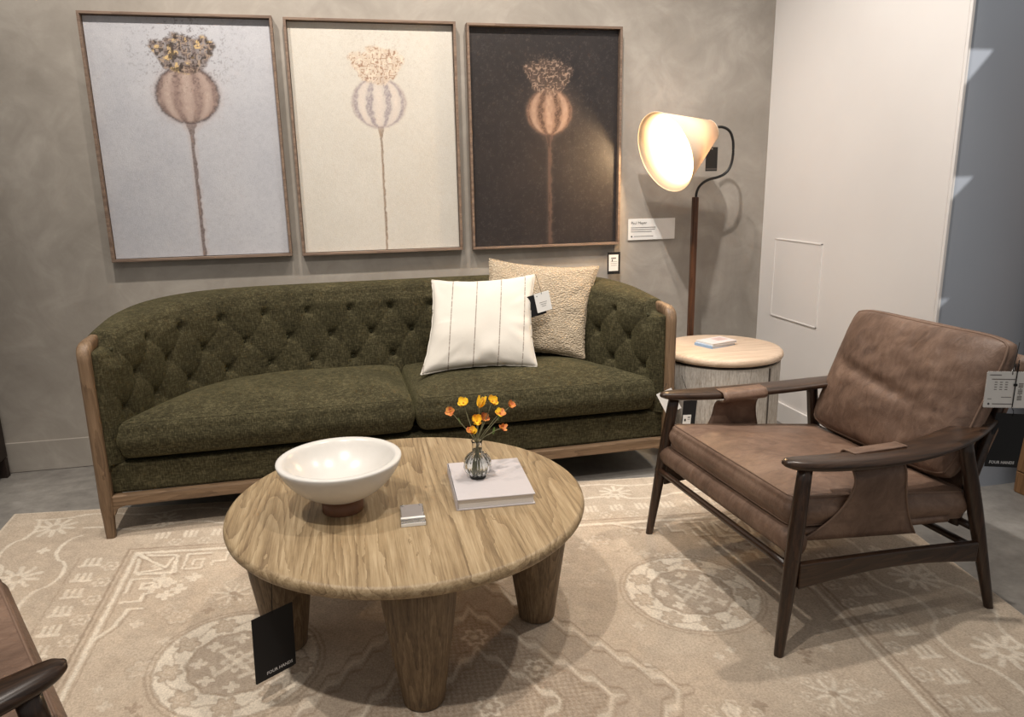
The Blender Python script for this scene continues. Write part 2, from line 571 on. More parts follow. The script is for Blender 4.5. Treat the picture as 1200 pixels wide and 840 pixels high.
# ------------------------------------------------------------------ the room
WY = 4.15       # face of the plaster wall
WX = 2.492      # face of the white wall
tag(mesh_obj('floor', box_bm((11, 9, 0.1), (1.0, 2.0, -0.05)), M_CONCRETE, smooth=False), kind='structure')
tag(mesh_obj('wall_back', box_bm((6.6, 0.2, 3.6), (WX - 3.3, WY + 0.1, 1.8)), M_PLASTER, smooth=False), kind='structure')
tag(mesh_obj('baseboard_back', box_bm((6.59, 0.012, 0.163), (WX - 3.3, WY - 0.006, 0.0825)), M_PLASTER, smooth=False, bev=0.003), kind='structure')
wr = tag(mesh_obj('wall_right', box_bm((0.16, 1.62, 3.6), (WX + 0.08, 2.725 + 0.81, 1.8)), M_WHITE, smooth=False), kind='structure')
tag(mesh_obj('wall_front', box_bm((3.6, 0.15, 3.6), (WX + 0.012 + 1.8, 2.712 + 0.075, 1.8)), M_SHADED_WALL, smooth=False), kind='structure')
tag(mesh_obj('trim_1', box_bm((0.016, 0.016, 3.6), (WX + 0.0075, 2.717, 1.8)), M_WHITE, smooth=False, bev=0.003), kind='structure')
tag(mesh_obj('baseboard_right', box_bm((0.012, 1.43, 0.12), (WX - 0.006, 3.425, 0.06)), M_WHITE, smooth=False, bev=0.003), kind='structure')
# access panel: a flush lid with a fine proud bead round it
bm = bmesh.new()
y0, y1, z0, z1 = 3.545, 3.998, 0.628, 1.089
for (a, b, c_, d_) in ((y0, y1, z0, z0 + 0.006), (y0, y1, z1 - 0.006, z1), (y0, y0 + 0.006, z0, z1), (y1 - 0.006, y1, z0, z1)):
    box_bm((0.006, b - a, d_ - c_), (WX - 0.003, (a + b) / 2, (c_ + d_) / 2), bm)
ap = mesh_obj('access_panel', box_bm((0.003, y1 - y0 - 0.012, z1 - z0 - 0.012), (WX - 0.0015, (y0 + y1) / 2, (z0 + z1) / 2)), M_WHITE, wr, smooth=False)
mesh_obj('panel_bead', bm, M_WHITE, ap, smooth=False)

# ------------------------------------------------------------------ rug
RA = np.array([-1.575, 3.55]); RTH = radians(-6.6)
REX = np.array([cos(RTH), sin(RTH)]); REY = np.array([sin(RTH), -cos(RTH)])
PW, QH, STEP = 3.90, 2.72, 0.0048
npu, nqv = int(PW / STEP), int(QH / STEP)
pp, qq = np.meshgrid(np.linspace(0, PW, npu), np.linspace(0, QH, nqv), indexing='ij')
CX = 1.955
mp = np.where(pp > CX, 2 * CX - pp, pp)       # mirrored coordinate


def vnoise(x, y, s, seed):
    r = np.random.default_rng(seed).random((257, 257))
    gx, gy = x * s, y * s
    ix, iy = np.floor(gx).astype(int), np.floor(gy).astype(int)
    fx_, fy_ = gx - ix, gy - iy
    fx_ = fx_ * fx_ * (3 - 2 * fx_); fy_ = fy_ * fy_ * (3 - 2 * fy_)
    a_ = r[ix % 256, iy % 256]; b_ = r[(ix + 1) % 256, iy % 256]; c_ = r[ix % 256, (iy + 1) % 256]; d_ = r[(ix + 1) % 256, (iy + 1) % 256]
    return (a_ * (1 - fx_) + b_ * fx_) * (1 - fy_) + (c_ * (1 - fx_) + d_ * fx_) * fy_


LIN = lambda *c: np.array(srgb(*c)[:3])
C_BASE, C_LIGHT, C_DARK, C_BORDER, C_GREY = LIN(201, 184, 164), LIN(229, 217, 199), LIN(158, 139, 120), LIN(194, 178, 159), LIN(180, 165, 148)
rug = np.empty(pp.shape + (3,)); rug[:] = C_BASE
wear = 0.55 + 0.45 * vnoise(pp, qq, 22, 1) * 1.0


def paint(mask, col, op=1.0, use_wear=True):
    a_ = np.clip(mask, 0, 1) * op
    if use_wear: a_ = a_ * np.clip(wear + 0.15, 0, 1)
    rug[:] = rug * (1 - a_[..., None]) + np.asarray(col) * a_[..., None]


jx = (vnoise(pp, qq, 60, 2) - 0.5) * 0.006
jy = (vnoise(pp, qq, 60, 3) - 0.5) * 0.006
X_, Y_ = mp + jx, qq + jy       # mirrored, jittered
XU = pp + jx                    # not mirrored


def seg_d(x, y, a_, b_):
    ax, ay = a_; bx, by = b_
    dx, dy = bx - ax, by - ay
    tt = np.clip(((x - ax) * dx + (y - ay) * dy) / (dx * dx + dy * dy + 1e-12), 0, 1)
    return np.hypot(x - ax - tt * dx, y - ay - tt * dy)


def local(x, y, cx, cy, r):
    """boolean window to keep strokes cheap"""
    return (np.abs(x - cx) < r) & (np.abs(y - cy) < r)


def stroke(pts, w, col, op=1.0, x=None, y=None):
    x = X_ if x is None else x; y = Y_ if y is None else y
    xs = [p[0] for p in pts]; ys = [p[1] for p in pts]
    win = (x > min(xs) - w * 2) & (x < max(xs) + w * 2) & (y > min(ys) - w * 2) & (y < max(ys) + w * 2)
    if not win.any(): return
    xx, yy = x[win], y[win]
    d = np.full(xx.shape, 9.0)
    for a_, b_ in zip(pts[:-1], pts[1:]): d = np.minimum(d, seg_d(xx, yy, a_, b_))
    m_ = np.clip((w - d) / 0.004 + 0.5, 0, 1) * op * np.clip(wear[win] + 0.2, 0, 1)
    rug[win] = rug[win] * (1 - m_[:, None]) + np.asarray(col) * m_[:, None]


def rosette(cx, cy, r, n, col, op=0.9, hollow=True, x=None, y=None):
    x = X_ if x is None else x; y = Y_ if y is None else y
    win = local(x, y, cx, cy, r * 1.3)
    if not win.any(): return
    xx, yy = x[win] - cx, y[win] - cy
    rr, aa = np.hypot(xx, yy), np.arctan2(yy, xx)
    pet = r * (0.62 + 0.38 * np.abs(np.cos(aa * n / 2)))
    m_ = np.clip((pet - rr) / 0.005, 0, 1)
    if hollow: m_ = m_ * np.clip((rr - pet * 0.62) / 0.005, 0, 1) + np.clip((r * 0.3 - rr) / 0.005, 0, 1)
    m_ = np.clip(m_, 0, 1) * op * np.clip(wear[win] + 0.2, 0, 1)
    rug[win] = rug[win] * (1 - m_[:, None]) + np.asarray(col) * m_[:, None]


def burst(cx, cy, r, n, col, w=0.007, r0=0.35, x=None, y=None):
    for k in range(n):
        a_ = 2 * pi * k / n + 0.2
        stroke([(cx + r * r0 * cos(a_), cy + r * r0 * sin(a_)), (cx + r * cos(a_), cy + r * sin(a_))], w, col, 0.9, x, y)


def star(cx, cy, r, col, op=0.9, x=None, y=None):
    x = X_ if x is None else x; y = Y_ if y is None else y
    win = local(x, y, cx, cy, r)
    if not win.any(): return
    xx, yy = np.abs(x[win] - cx), np.abs(y[win] - cy)
    m_ = ((xx < r * 0.33) | (yy < r * 0.33)) & (xx + yy < r * 1.15)
    m_ = m_ * op * np.clip(wear[win] + 0.2, 0, 1)
    rug[win] = rug[win] * (1 - m_[:, None]) + np.asarray(col) * m_[:, None]


# border zones
FR, FT = 0.62, 0.45             # inner frame lines: left/right inset and top inset
bord = ((mp < FR) | (qq < FT)).astype(float)
paint(bord, C_BORDER, 0.6)
paint(((vnoise(pp, qq, 9, 4) > 0.55)).astype(float), C_LIGHT, 0.12)
paint(((vnoise(pp, qq, 5, 14) > 0.6)).astype(float), C_GREY, 0.25)
# selvedge
paint((np.minimum(mp, qq) < 0.018).astype(float), C_LIGHT, 0.5)
# the two wandering lines of the border, down the sides and along the head
for off, amp, lam in ((0.125, 0.035, 0.42), (0.36, 0.04, 0.42)):
    for k in range(2):
        if k == 0:
            c0 = off + amp * np.sign(np.sin(2 * pi * (qq - 0.08) / lam)) * np.abs(np.sin(2 * pi * (qq - 0.08) / lam)) ** 0.6
            m_ = np.clip((0.008 - np.abs(X_ - c0)) / 0.004 + 0.5, 0, 1) * (qq > off * 0.75)
        else:
            ot = off * 0.62
            c0 = ot + amp * 0.5 * np.sign(np.sin(2 * pi * (mp - 0.08) / lam)) * np.abs(np.sin(2 * pi * (mp - 0.08) / lam)) ** 0.6
            m_ = np.clip((0.007 - np.abs(Y_ - c0)) / 0.004 + 0.5, 0, 1) * (mp > off)
        paint(m_, C_LIGHT, 0.95)
for k in range(10):
    burst(0.235, 0.18 + 0.44 * k, 0.085, 10, C_LIGHT, 0.010)
    star(0.26, 0.40 + 0.44 * k, 0.028, C_LIGHT)
for k in range(9):
    burst(0.235 + 0.46 * (k + 1), 0.165, 0.07, 10, C_LIGHT, 0.008)
for k in range(18):              # comb blocks and rosettes inside the border
    y_ = 0.50 + 0.118 * k
    for s_ in range(3):
        stroke([(0.465 + 0.025 * s_, y_), (0.465 + 0.025 * s_, y_ + 0.055)], 0.007, C_LIGHT, 0.85)
    stroke([(0.455, y_ + 0.055), (0.525, y_ + 0.055)], 0.008, C_LIGHT, 0.85)
    rosette(0.575, 0.57 + 0.125 * k, 0.040, 6, C_LIGHT, 0.75)
    stroke([(0.43, y_ - 0.02), (0.43, y_ + 0.08)], 0.003, C_DARK, 0.5)
for k in range(12):
    x_ = 0.7 + 0.118 * k
    for s_ in range(3):
        stroke([(x_ + 0.022 * s_, 0.30), (x_ + 0.022 * s_, 0.35)], 0.007, C_LIGHT, 0.8)
    rosette(x_ + 0.09, 0.395, 0.034, 6, C_LIGHT, 0.7)
# straight frame: dark guard, light double rule
for off, w_, c_, o_ in ((0.612, 0.005, C_DARK, 0.75), (0.632, 0.004, C_DARK, 0.5), (0.652, 0.0075, C_LIGHT, 1.0), (0.672, 0.003, C_DARK, 0.5)):
    o2 = off - 0.175
    stroke([(off, o2), (off, QH)], w_, c_, o_)
    stroke([(off, o2), (CX + 0.01, o2)], w_, c_, o_)


def fret(flip):
    def T(a_, b_):
        return (0.655 + a_, 0.48 + b_) if not flip else (0.655 + b_, 0.48 + a_)
    L = C_LIGHT
    for pts in ([(0.01, 0.0), (0.13, 0.14), (0.03, 0.16), (0.02, 0.05)],
                [(0.04, 0.17), (0.17, 0.19), (0.17, 0.05)],
                [(0.03, 0.30), (0.03, 0.21), (0.15, 0.21), (0.15, 0.28), (0.08, 0.28), (0.08, 0.245), (0.12, 0.245)],
                [(0.03, 0.37), (0.10, 0.37), (0.10, 0.32), (0.13, 0.32)],
                [(0.12, 0.42), (0.07, 0.42), (0.05, 0.52), (0.0, 0.60)]):
        stroke([T(*p) for p in pts], 0.0065, L, 1.0)
        stroke([T(p[0] + 0.016, p[1] + 0.006) for p in pts], 0.0035, C_DARK, 0.55)


fret(False)
fret(True)
# field: little stars and flower sprays
for (a_, b_) in ((0.83, 0.73), (0.78, 0.76), (0.88, 0.78), (0.84, 0.82), (0.80, 0.70), (0.92, 0.70)):
    star(a_, b_, 0.034, C_LIGHT)
for (a_, b_) in ((1.09, 0.84), (1.62, 0.75), (0.90, 1.62), (1.25, 1.70), (1.55, 1.95), (0.95, 2.1)):
    for k in range(7):
        an = 2 * pi * k / 7
        rosette(a_ + 0.085 * cos(an), b_ + 0.075 * sin(an), 0.026, 5, C_LIGHT, 0.9)
    burst(a_, b_, 0.06, 8, C_LIGHT, 0.006, 0.3)
    rosette(a_, b_, 0.02, 5, C_DARK, 0.6, False)
for (a_, b_) in ((0.92, 0.97), (1.35, 0.62), (1.2, 0.55), (1.5, 0.56), (1.75, 0.58), (0.86, 1.25), (1.62, 1.0), (0.85, 1.85), (1.40, 2.2)):
    rosette(a_, b_, 0.06, 6, C_DARK, 0.3)
    rosette(a_, b_, 0.05, 6, C_LIGHT, 0.45)
for k in range(70):
    a_, b_ = 0.72 + 1.2 * rng.random(), 0.55 + 2.1 * rng.random()
    star(a_, b_, 0.016 + 0.012 * rng.random(), C_LIGHT if k % 3 else C_DARK, 0.6)
for k in range(60):
    a_, b_ = 0.72 + 1.2 * rng.random(), 0.55 + 2.1 * rng.random()
    rosette(a_, b_, 0.022 + 0.02 * rng.random(), 4 + k % 3, C_DARK if k % 2 else C_LIGHT, 0.35)


def medallion(cx, cy, R):
    win = np.hypot(pp - cx, qq - cy) < R * 1.3
    xx, yy = XU[win] - cx, Y_[win] - cy
    rr, aa = np.hypot(xx, yy), np.arctan2(yy, xx)
    w_ = np.clip(wear[win] + 0.3, 0, 1)
    def put(m_, col, op):
        m2 = (np.clip(m_, 0, 1) * op * w_)[:, None]
        rug[win] = rug[win] * (1 - m2) + np.asarray(col) * m2
    put((rr < R * 1.09) & (rr > R * 1.06), C_DARK, 0.45)
    put((rr < R) & (rr > R * 0.60), C_LIGHT, 0.95)
    put((np.abs(rr - R) < 0.006), C_DARK, 0.5)
    rip = R * (0.60 + 0.02 * np.cos(aa * 12))
    put((rr < rip), C_GREY, 0.75)
    put((np.abs(rr - rip) < 0.006), C_DARK, 0.5)
    put((np.abs(rr - R * (0.80 + 0.05 * np.cos(aa * 9))) < 0.004), C_DARK, 0.5)
    for k in range(9):
        an = 2 * pi * k / 9 + 0.2
        x0, y0 = cx + R * 0.80 * cos(an), cy + R * 0.80 * sin(an)
        rosette(x0, y0, R * 0.19, 6, C_DARK, 0.7, False, XU, Y_)
        rosette(x0, y0, R * 0.158, 6, C_BASE, 0.95, False, XU, Y_)
        rosette(x0, y0, R * 0.10, 5, C_LIGHT, 0.6, True, XU, Y_)
    for k in range(8):
        an = 2 * pi * k / 8
        x0, y0 = cx + R * 0.46 * cos(an), cy + R * 0.46 * sin(an)
        star(x0, y0, R * 0.10, C_LIGHT, 0.8, XU, Y_)
    for k in range(4):
        an = 2 * pi * k / 4 + pi / 4
        stroke([(cx, cy), (cx + R * 0.32 * cos(an), cy + R * 0.32 * sin(an)), (cx + R * 0.30 * cos(an + 0.5), cy + R * 0.30 * sin(an + 0.5))], 0.008, C_LIGHT, 0.7, XU, Y_)
    rosette(cx, cy, R * 0.22, 8, C_LIGHT, 0.8, True, XU, Y_)


# central stepped lozenge under the table with zigzag bands
tone = np.abs(mp - CX) / 0.60 + np.abs(qq - 1.55) / 0.75
paint((tone < 1).astype(float), C_GREY, 0.8)
chk = (np.sin(2 * pi * (pp + qq) / 0.035) * np.sin(2 * pi * (pp - qq) / 0.035)) > 0
paint(((tone < 0.62) & chk).astype(float), C_DARK, 0.6)
zz = np.abs(((mp * 14) % 1.0) - 0.5) * 0.05
for r_ in (1.0, 0.66, 0.36):
    m_ = np.abs(tone + (zz - 0.012) * 2.0 - r_)
    paint(np.clip((0.022 - m_) / 0.008, 0, 1), C_LIGHT, 0.65)
    paint(np.clip((0.012 - np.abs(m_ - 0.055)) / 0.008, 0, 1), C_DARK, 0.7)
for (a_, b_) in ((CX, 1.55), (CX - 0.18, 1.40), (CX - 0.18, 1.72), (CX, 1.22), (CX, 1.88)):
    rosette(a_, b_, 0.05, 6, C_LIGHT, 0.8)
medallion(1.165, 1.25, 0.265)
medallion(2.795, 1.045, 0.245)
medallion(1.165, 2.35, 0.25)
medallion(2.795, 2.25, 0.25)
rug *= (0.93 + 0.14 * vnoise(pp, qq, 40, 9))[..., None]
rug *= (0.96 + 0.08 * vnoise(pp, qq, 180, 10))[..., None]

uu = pp + (qq - 0.48) * (0.165 * (1 - pp / 3.4))
uu = np.where(qq < 0.48, pp + (qq - 0.48) * 0.165 * (1 - pp / 3.4), uu)
P = np.zeros(pp.shape + (3,))
P[..., 0] = RA[0] + 0.08 * (1 - pp / PW) + uu * REX[0] + qq * REY[0]
P[..., 1] = RA[1] + uu * REX[1] + qq * REY[1]
edge = np.minimum(np.minimum(pp, PW - pp), np.minimum(qq, QH - qq))
P[..., 2] = 0.009 * np.clip(edge / 0.006, 0, 1) ** 0.5 + 0.0005
rg = grid_obj('area_rug', P, M_RUG, colors=rug)
tag(rg, 'large beige area rug with faded medallions and fret border on the concrete floor', 'rug')

# ------------------------------------------------------------------ paintings


def poppy(w, h, style, seed):
    """flat artwork colours for one canvas; x right, y down in metres"""
    nx, ny = int(w / 0.0036), int(h / 0.0036)
    x, y = np.meshgrid(np.linspace(0, w, nx), np.linspace(0, h, ny), indexing='ij')
    n1, n2, n3 = vnoise(x, y, 9, seed), vnoise(x, y, 60, seed + 1), vnoise(x, y, 200, seed + 2)
    n4 = vnoise(x * 0.5, y, 30, seed + 3)
    img = np.empty(x.shape + (3,))

    def put(m_, col, op=1.0):
        a_ = (np.clip(m_, 0, 1) * op)[..., None]
        img[:] = img * (1 - a_) + np.asarray(col) * a_
    S = style
    img[:] = S['bg']
    put(n1 * 0.6 + n2 * 0.4, S['bg2'], 0.8)
    put(((n3 > 0.72) & (n2 > 0.5)).astype(float), S['speck'], S['speck_op'])
    cx, cy, rx, ry = S['cx'], S['cy'], S['rx'], S['ry']
    # stem
    sx = cx + S['lean0'] + (S['lean1'] - S['lean0']) * np.clip((y - cy - ry) / (h - cy - ry), 0, 1) + (n2 - 0.5) * 0.006
    sw = S['stem_w'] * (1 + 1.3 * np.exp(-((y - cy - ry) / 0.035) ** 2)) * (0.8 + 0.4 * n2)
    below = (y > cy + ry * 0.9) & (y < S['stem_end'])
    put(np.clip((sw * 2.4 - np.abs(x - sx)) / (sw * 2.4), 0, 1) * below, S['halo'], S['halo_op'])
    put(np.clip((sw - np.abs(x - sx)) / 0.004, 0, 1) * below * (0.65 + 0.35 * n3), S['stem'], S['stem_op'])
    put((np.abs(x - sx + sw * 0.3) < sw * 0.35) * below * (n4 > 0.45), S['stem2'], 0.6)
    # pod
    ex, ey = (x - cx) / rx, (y - cy) / ry
    rr = np.sqrt(ex ** 2 + ey ** 2) * (1 + 0.05 * (n2 - 0.5))
    put(np.exp(-np.clip(rr - 1, 0, 9) * 9) * (rr > 1) * (0.4 + 0.6 * n2), S['halo'], S['halo_op'])
    ins = np.clip((1 - rr) / 0.06, 0, 1)
    put(ins, S['pod'], S['pod_op'])
    lon = np.arcsin(np.clip(ex / np.sqrt(np.clip(1 - ey ** 2, 0.05, 1)), -1, 1))
    rib = np.cos(lon * S['ribs'])
    put(ins * np.clip(rib * 1.2, 0, 1) * (0.15 + 0.95 * n2), S['pod_hi'], 0.75)
    put(ins * np.clip(-rib * 1.6 - 0.2 + 1.6 * (n2 - 0.5), 0, 1) * (0.3 + 0.9 * n3), S['pod_lo'], S['lo_op'])
    put(np.exp(-((rr - 0.97) / 0.055) ** 2) * (0.45 + 0.7 * n3), S['line'], S['line_op'])
    put(ins * np.clip((rr - 0.6) * 2, 0, 1) * n2, S['line'], S['line_op'] * 0.5)
    # crown
    ct = cy - ry * 0.92
    ch, cw = S['crown_h'], S['crown_w']
    tt = (ct - y) / ch
    inside = np.zeros_like(x)
    rl = np.random.default_rng(seed + 5)
    xw = x + 0.012 * (n2 - 0.5) + 0.006 * (n3 - 0.5); yw = y + 0.012 * (n4 - 0.5) + 0.006 * (n3 - 0.5)
    inside = np.maximum(inside, np.clip((1 - np.hypot((xw - cx) / (cw * 0.62), (yw - ct + ch * 0.22) / (ch * 0.42))) / 0.15, 0, 1))
    for k in range(9):
        fx_ = (k - 4) / 4.0
        tipx = cx + fx_ * cw * 0.84; tipy = ct - ch * (0.80 - 0.22 * abs(fx_) + 0.14 * rl.random())
        bx_, by_ = cx + fx_ * cw * 0.50, ct - ch * 0.12
        dl = seg_d(xw, yw, (bx_, by_), (tipx, tipy))
        inside = np.maximum(inside, np.clip((cw * (0.17 + 0.05 * rl.random()) - dl) / 0.012, 0, 1))
    put(inside * (0.6 + 0.4 * n2), S['crown'], S['crown_op'])
    scr = vnoise(x + 0.02 * n1, y, 75, seed + 7)
    put(inside * (np.abs(scr - 0.5) < 0.07), S['crown_line'], 0.9)
    put(inside * (np.abs(vnoise(x, y + 0.02 * n1, 48, seed + 8) - 0.5) < 0.05), S['crown_line2'], 0.9)
    if S.get('gold'):
        put(inside * (vnoise(x, y, 38, seed + 11) > 0.74) * (n3 > 0.3), LIN(214, 184, 132), 0.95)
        put(inside * (vnoise(x, y, 55, seed + 12) > 0.72), LIN(58, 50, 46), 0.8)
    spray = np.exp(-(((x - cx) / (cw * 1.5)) ** 2 + ((y - ct + ch * 0.5) / (ch * 1.3)) ** 2) * 1.6)
    put(spray * (n3 > 0.70) * (n2 > 0.45), S['line'], S['spray_op'])
    return img, nx, ny


ST1 = dict(bg=LIN(196, 196, 200), bg2=LIN(178, 179, 186), speck=LIN(170, 167, 170), speck_op=0.25, cx=0.430, cy=0.355, rx=0.150, ry=0.137,
           lean0=0.0, lean1=-0.004, stem_w=0.011, stem_end=1.2, halo=LIN(188, 170, 164), halo_op=0.6, stem=LIN(92, 76, 70), stem_op=0.9,
           stem2=LIN(150, 128, 116), pod=LIN(166, 142, 130), pod_op=0.9, ribs=9, pod_hi=LIN(198, 178, 166), pod_lo=LIN(120, 98, 92), lo_op=0.6,
           line=LIN(82, 70, 70), line_op=0.85, crown_h=0.155, crown_w=0.155, crown=LIN(112, 94, 84), crown_op=0.95,
           crown_line=LIN(70, 60, 56), crown_line2=LIN(170, 150, 132), gold=True, spray_op=0.8)
ST2 = dict(bg=LIN(214, 209, 199), bg2=LIN(206, 200, 189), speck=LIN(205, 196, 180), speck_op=0.3, cx=0.433, cy=0.385, rx=0.141, ry=0.127,
           lean0=0.002, lean1=0.0, stem_w=0.0075, stem_end=1.2, halo=LIN(222, 212, 198), halo_op=0.4, stem=LIN(128, 106, 88), stem_op=0.95,
           stem2=LIN(168, 146, 126), pod=LIN(206, 194, 186), pod_op=0.65, ribs=9, pod_hi=LIN(222, 210, 198), pod_lo=LIN(140, 130, 138), lo_op=0.8,
           line=LIN(160, 146, 146), line_op=0.65, crown_h=0.160, crown_w=0.143, crown=LIN(206, 186, 164), crown_op=0.85,
           crown_line=LIN(158, 126, 104), crown_line2=LIN(226, 210, 192), spray_op=0.3)
ST3 = dict(bg=LIN(42, 38, 38), bg2=LIN(56, 50, 48), speck=LIN(92, 84, 82), speck_op=0.22, cx=0.436, cy=0.425, rx=0.130, ry=0.122,
           lean0=0.0, lean1=0.0, stem_w=0.011, stem_end=1.19, halo=LIN(88, 74, 68), halo_op=0.6, stem=LIN(100, 80, 70), stem_op=0.75,
           stem2=LIN(52, 42, 38), pod=LIN(150, 122, 104), pod_op=0.95, ribs=8, pod_hi=LIN(186, 158, 138), pod_lo=LIN(82, 62, 52), lo_op=0.95,
           line=LIN(110, 88, 76), line_op=0.8, crown_h=0.165, crown_w=0.142, crown=LIN(104, 86, 76), crown_op=0.6,
           crown_line=LIN(158, 136, 120), crown_line2=LIN(66, 54, 48), spray_op=0.3)


def painting(x0, x1, z0, z1, style, seed, mat, label):
    w, h = x1 - x0, z1 - z0
    dep = 0.046
    t_ = thing('framed_painting', label, 'painting', (x0, WY - 0.002, z0))
    fw = 0.013
    for (cx_, cz_, sx_, sz_) in ((w / 2, fw / 2, w, fw), (w / 2, h - fw / 2, w, fw), (fw / 2, h / 2, fw, h - 2 * fw), (w - fw / 2, h / 2, fw, h - 2 * fw)):
        mesh_obj('frame_rail', box_bm((sx_, dep, sz_), (cx_, -dep / 2, cz_)), M_FRAME, t_, smooth=False, bev=0.0015)
    iw, ih = w - 2 * fw - 0.006, h - 2 * fw - 0.006
    img, nx, ny = poppy(iw, ih, style, seed)
    gx, gy = np.meshgrid(np.linspace(0, iw, nx), np.linspace(0, ih, ny), indexing='ij')
    P_ = np.stack([fw + 0.003 + gx, np.full_like(gx, -0.018), h - fw - 0.003 - gy], -1)
    cv = grid_obj('canvas', P_, mat, t_, colors=img, flip=True)
    mesh_obj('canvas_stretcher', box_bm((iw, 0.0155, ih), (w / 2, -0.009, h / 2)), M_PAPER, t_, smooth=False)
    return t_


K = (WY - 0.048) / WY
def fx(x): return x * K
def fz(z): return 1.45 + (z - 1.45) * K
painting(fx(-1.180), fx(-0.290), fz(1.079), fz(2.273), ST1, 11, M_CANVAS, 'framed painting of a dark gold-flecked poppy head on pale grey, leftmost of the three')
painting(fx(-0.237), fx(0.636), fz(1.076), fz(2.268), ST2, 23, M_CANVAS, 'framed painting of a faint poppy head on cream, middle of the three')
painting(fx(0.694), fx(1.567), fz(1.074), fz(2.264), ST3, 37, M_CANVAS_D, 'framed painting of a pale poppy head on near-black, beside the floor lamp')

# wall placard
pl = thing('wall_placard', 'white printed placard on plaster wall between dark painting and lamp', 'placard', (1.616, WY - 0.001, 1.096))
mesh_obj('card', box_bm((0.293, 0.008, 0.122), (0.1465, -0.004, 0.061)), M_PAPER, pl, smooth=False, bev=0.001)
FM = lambda x, z, y=-0.0092: frame_matrix((x, y, z), (1, 0, 0), (0, 0, 1))
text_obj('heading', 'Paul Meyer', 0.022, FM(0.016, 0.092), M_INKD, pl)
bm = bmesh.new()
for k, ln in enumerate((0.155, 0.15, 0.13)):
    box_bm((ln, 0.0006, 0.0035), (0.016 + ln / 2, -0.0085, 0.072 - 0.012 * k), bm)
box_bm((0.12, 0.0006, 0.003), (0.036 + 0.06, -0.0085, 0.021), bm)
mesh_obj('text_lines', bm, M_INK, pl, smooth=False)
mesh_obj('logo_dot', lathe_bm([(0, 0), (0.005, 0), (0.005, 0.0006), (0, 0.0006)], 6), M_INKD, pl).matrix_local = frame_matrix((0.021, -0.0084, 0.021), (1, 0, 0), (0, 0, 1))


def hang_tag(name, label, top, w, h, front_dir, tilt=0.0, mat=M_BLACK, string_to=None, thick=0.0012, cat='tag'):
    """card hanging below `top`; front_dir = horizontal facing; string from the hole up to string_to"""
    f_ = Vector(front_dir).normalized()
    xd = Vector((0, 0, 1)).cross(f_).normalized()
    Rt = Matrix.Rotation(tilt, 4, f_)
    xd = (Rt @ xd); zd = Rt @ Vector((0, 0, 1))
    t_ = thing(name, label, cat, top)
    M_ = frame_matrix((0, 0, 0), xd, zd)
    c_ = mesh_obj('card', box_bm((w, h, thick), (0, -h / 2, 0)), mat, t_, smooth=False)
    c_.matrix_local = M_
    if string_to is not None:
        d_ = Vector(string_to) - Vector(top)
        mesh_obj('string', sweep_bm([M_ @ Vector((0, -0.008, thick)), M_ @ Vector((0, 0.01, 0)), d_ * 0.6, d_], [0.0012] * 4, 6, n=10), M_STRING, t_)
    return t_, M_


# tag under the dark painting
tg, M_ = hang_tag('price_tag', 'small black price tag with white sticker hanging under the dark painting', (1.513, 4.098, 1.035), 0.078, 0.128, (0, -1, 0), 0, M_BLACK, (1.513, 4.098, fz(1.074)))
o = mesh_obj('sticker', box_bm((0.058, 0.095, 0.0008), (-0.002, -0.062, 0.0011)), M_PAPER, tg, smooth=False); o.matrix_local = M_
bm = bmesh.new()
for k, (a_, b_, w_, h_) in enumerate(((-0.002, -0.035, 0.030, 0.007), (0, -0.055, 0.04, 0.002), (0, -0.066, 0.04, 0.002), (0, -0.077, 0.036, 0.002))):
    box_bm((w_, h_, 0.0005), (a_, b_, 0.0018), bm)
o = mesh_obj('text_lines', bm, M_INK, tg, smooth=False); o.matrix_local = M_
bm = slab_bm([(-0.010, -0.040), (-0.006, -0.047), (-0.010, -0.056), (-0.014, -0.047)], 0.0016, 0.0021)
o = mesh_obj('logo_mark', bm, M_INKD, tg, smooth=False); o.matrix_local = M_

# ------------------------------------------------------------------ sofa
SOFA = thing('tufted_sofa', 'long olive green button-tufted sofa with brown wooden frame under the paintings', 'sofa', (0.217, 3.195, 0), radians(1.3))
inner_half = [(-1.222, 0.015), (-1.185, 0.12), (-1.125, 0.27), (-1.035, 0.45), (-0.91, 0.585), (-0.755, 0.665), (-0.56, 0.705), (-0.28, 0.715), (0.0, 0.715)]
outer_half = [(-1.292, 0.025), (-1.298, 0.13), (-1.300, 0.30), (-1.285, 0.50), (-1.21, 0.70), (-1.05, 0.83), (-0.80, 0.885), (-0.40, 0.90), (0.0, 0.90)]


def full(half, n):
    r_ = [(-x, y) for x, y in half[::-1][1:]]
    c_ = catmull(half + r_, n)
    return c_


NU = 520
I_, O_ = full(inner_half, NU), full(outer_half, NU)
mid = (I_ + O_) / 2
arc = np.concatenate([[0], np.cumsum(np.linalg.norm(np.diff(I_, axis=0), axis=1))])
L_ = arc[-1]
nrm = I_ - O_
nrm /= np.linalg.norm(nrm, axis=1)[:, None]
thick = np.linalg.norm(I_ - O_, axis=1)
ysm = np.clip((mid[:, 1] - 0.115) / 0.035, 0, 1); ysm = ysm * ysm * (3 - 2 * ysm)
back_rise = np.clip((mid[:, 1] - 0.1) / 0.7, 0, 1)
Hh = 0.812 + 0.058 * ysm + 0.075 * back_rise
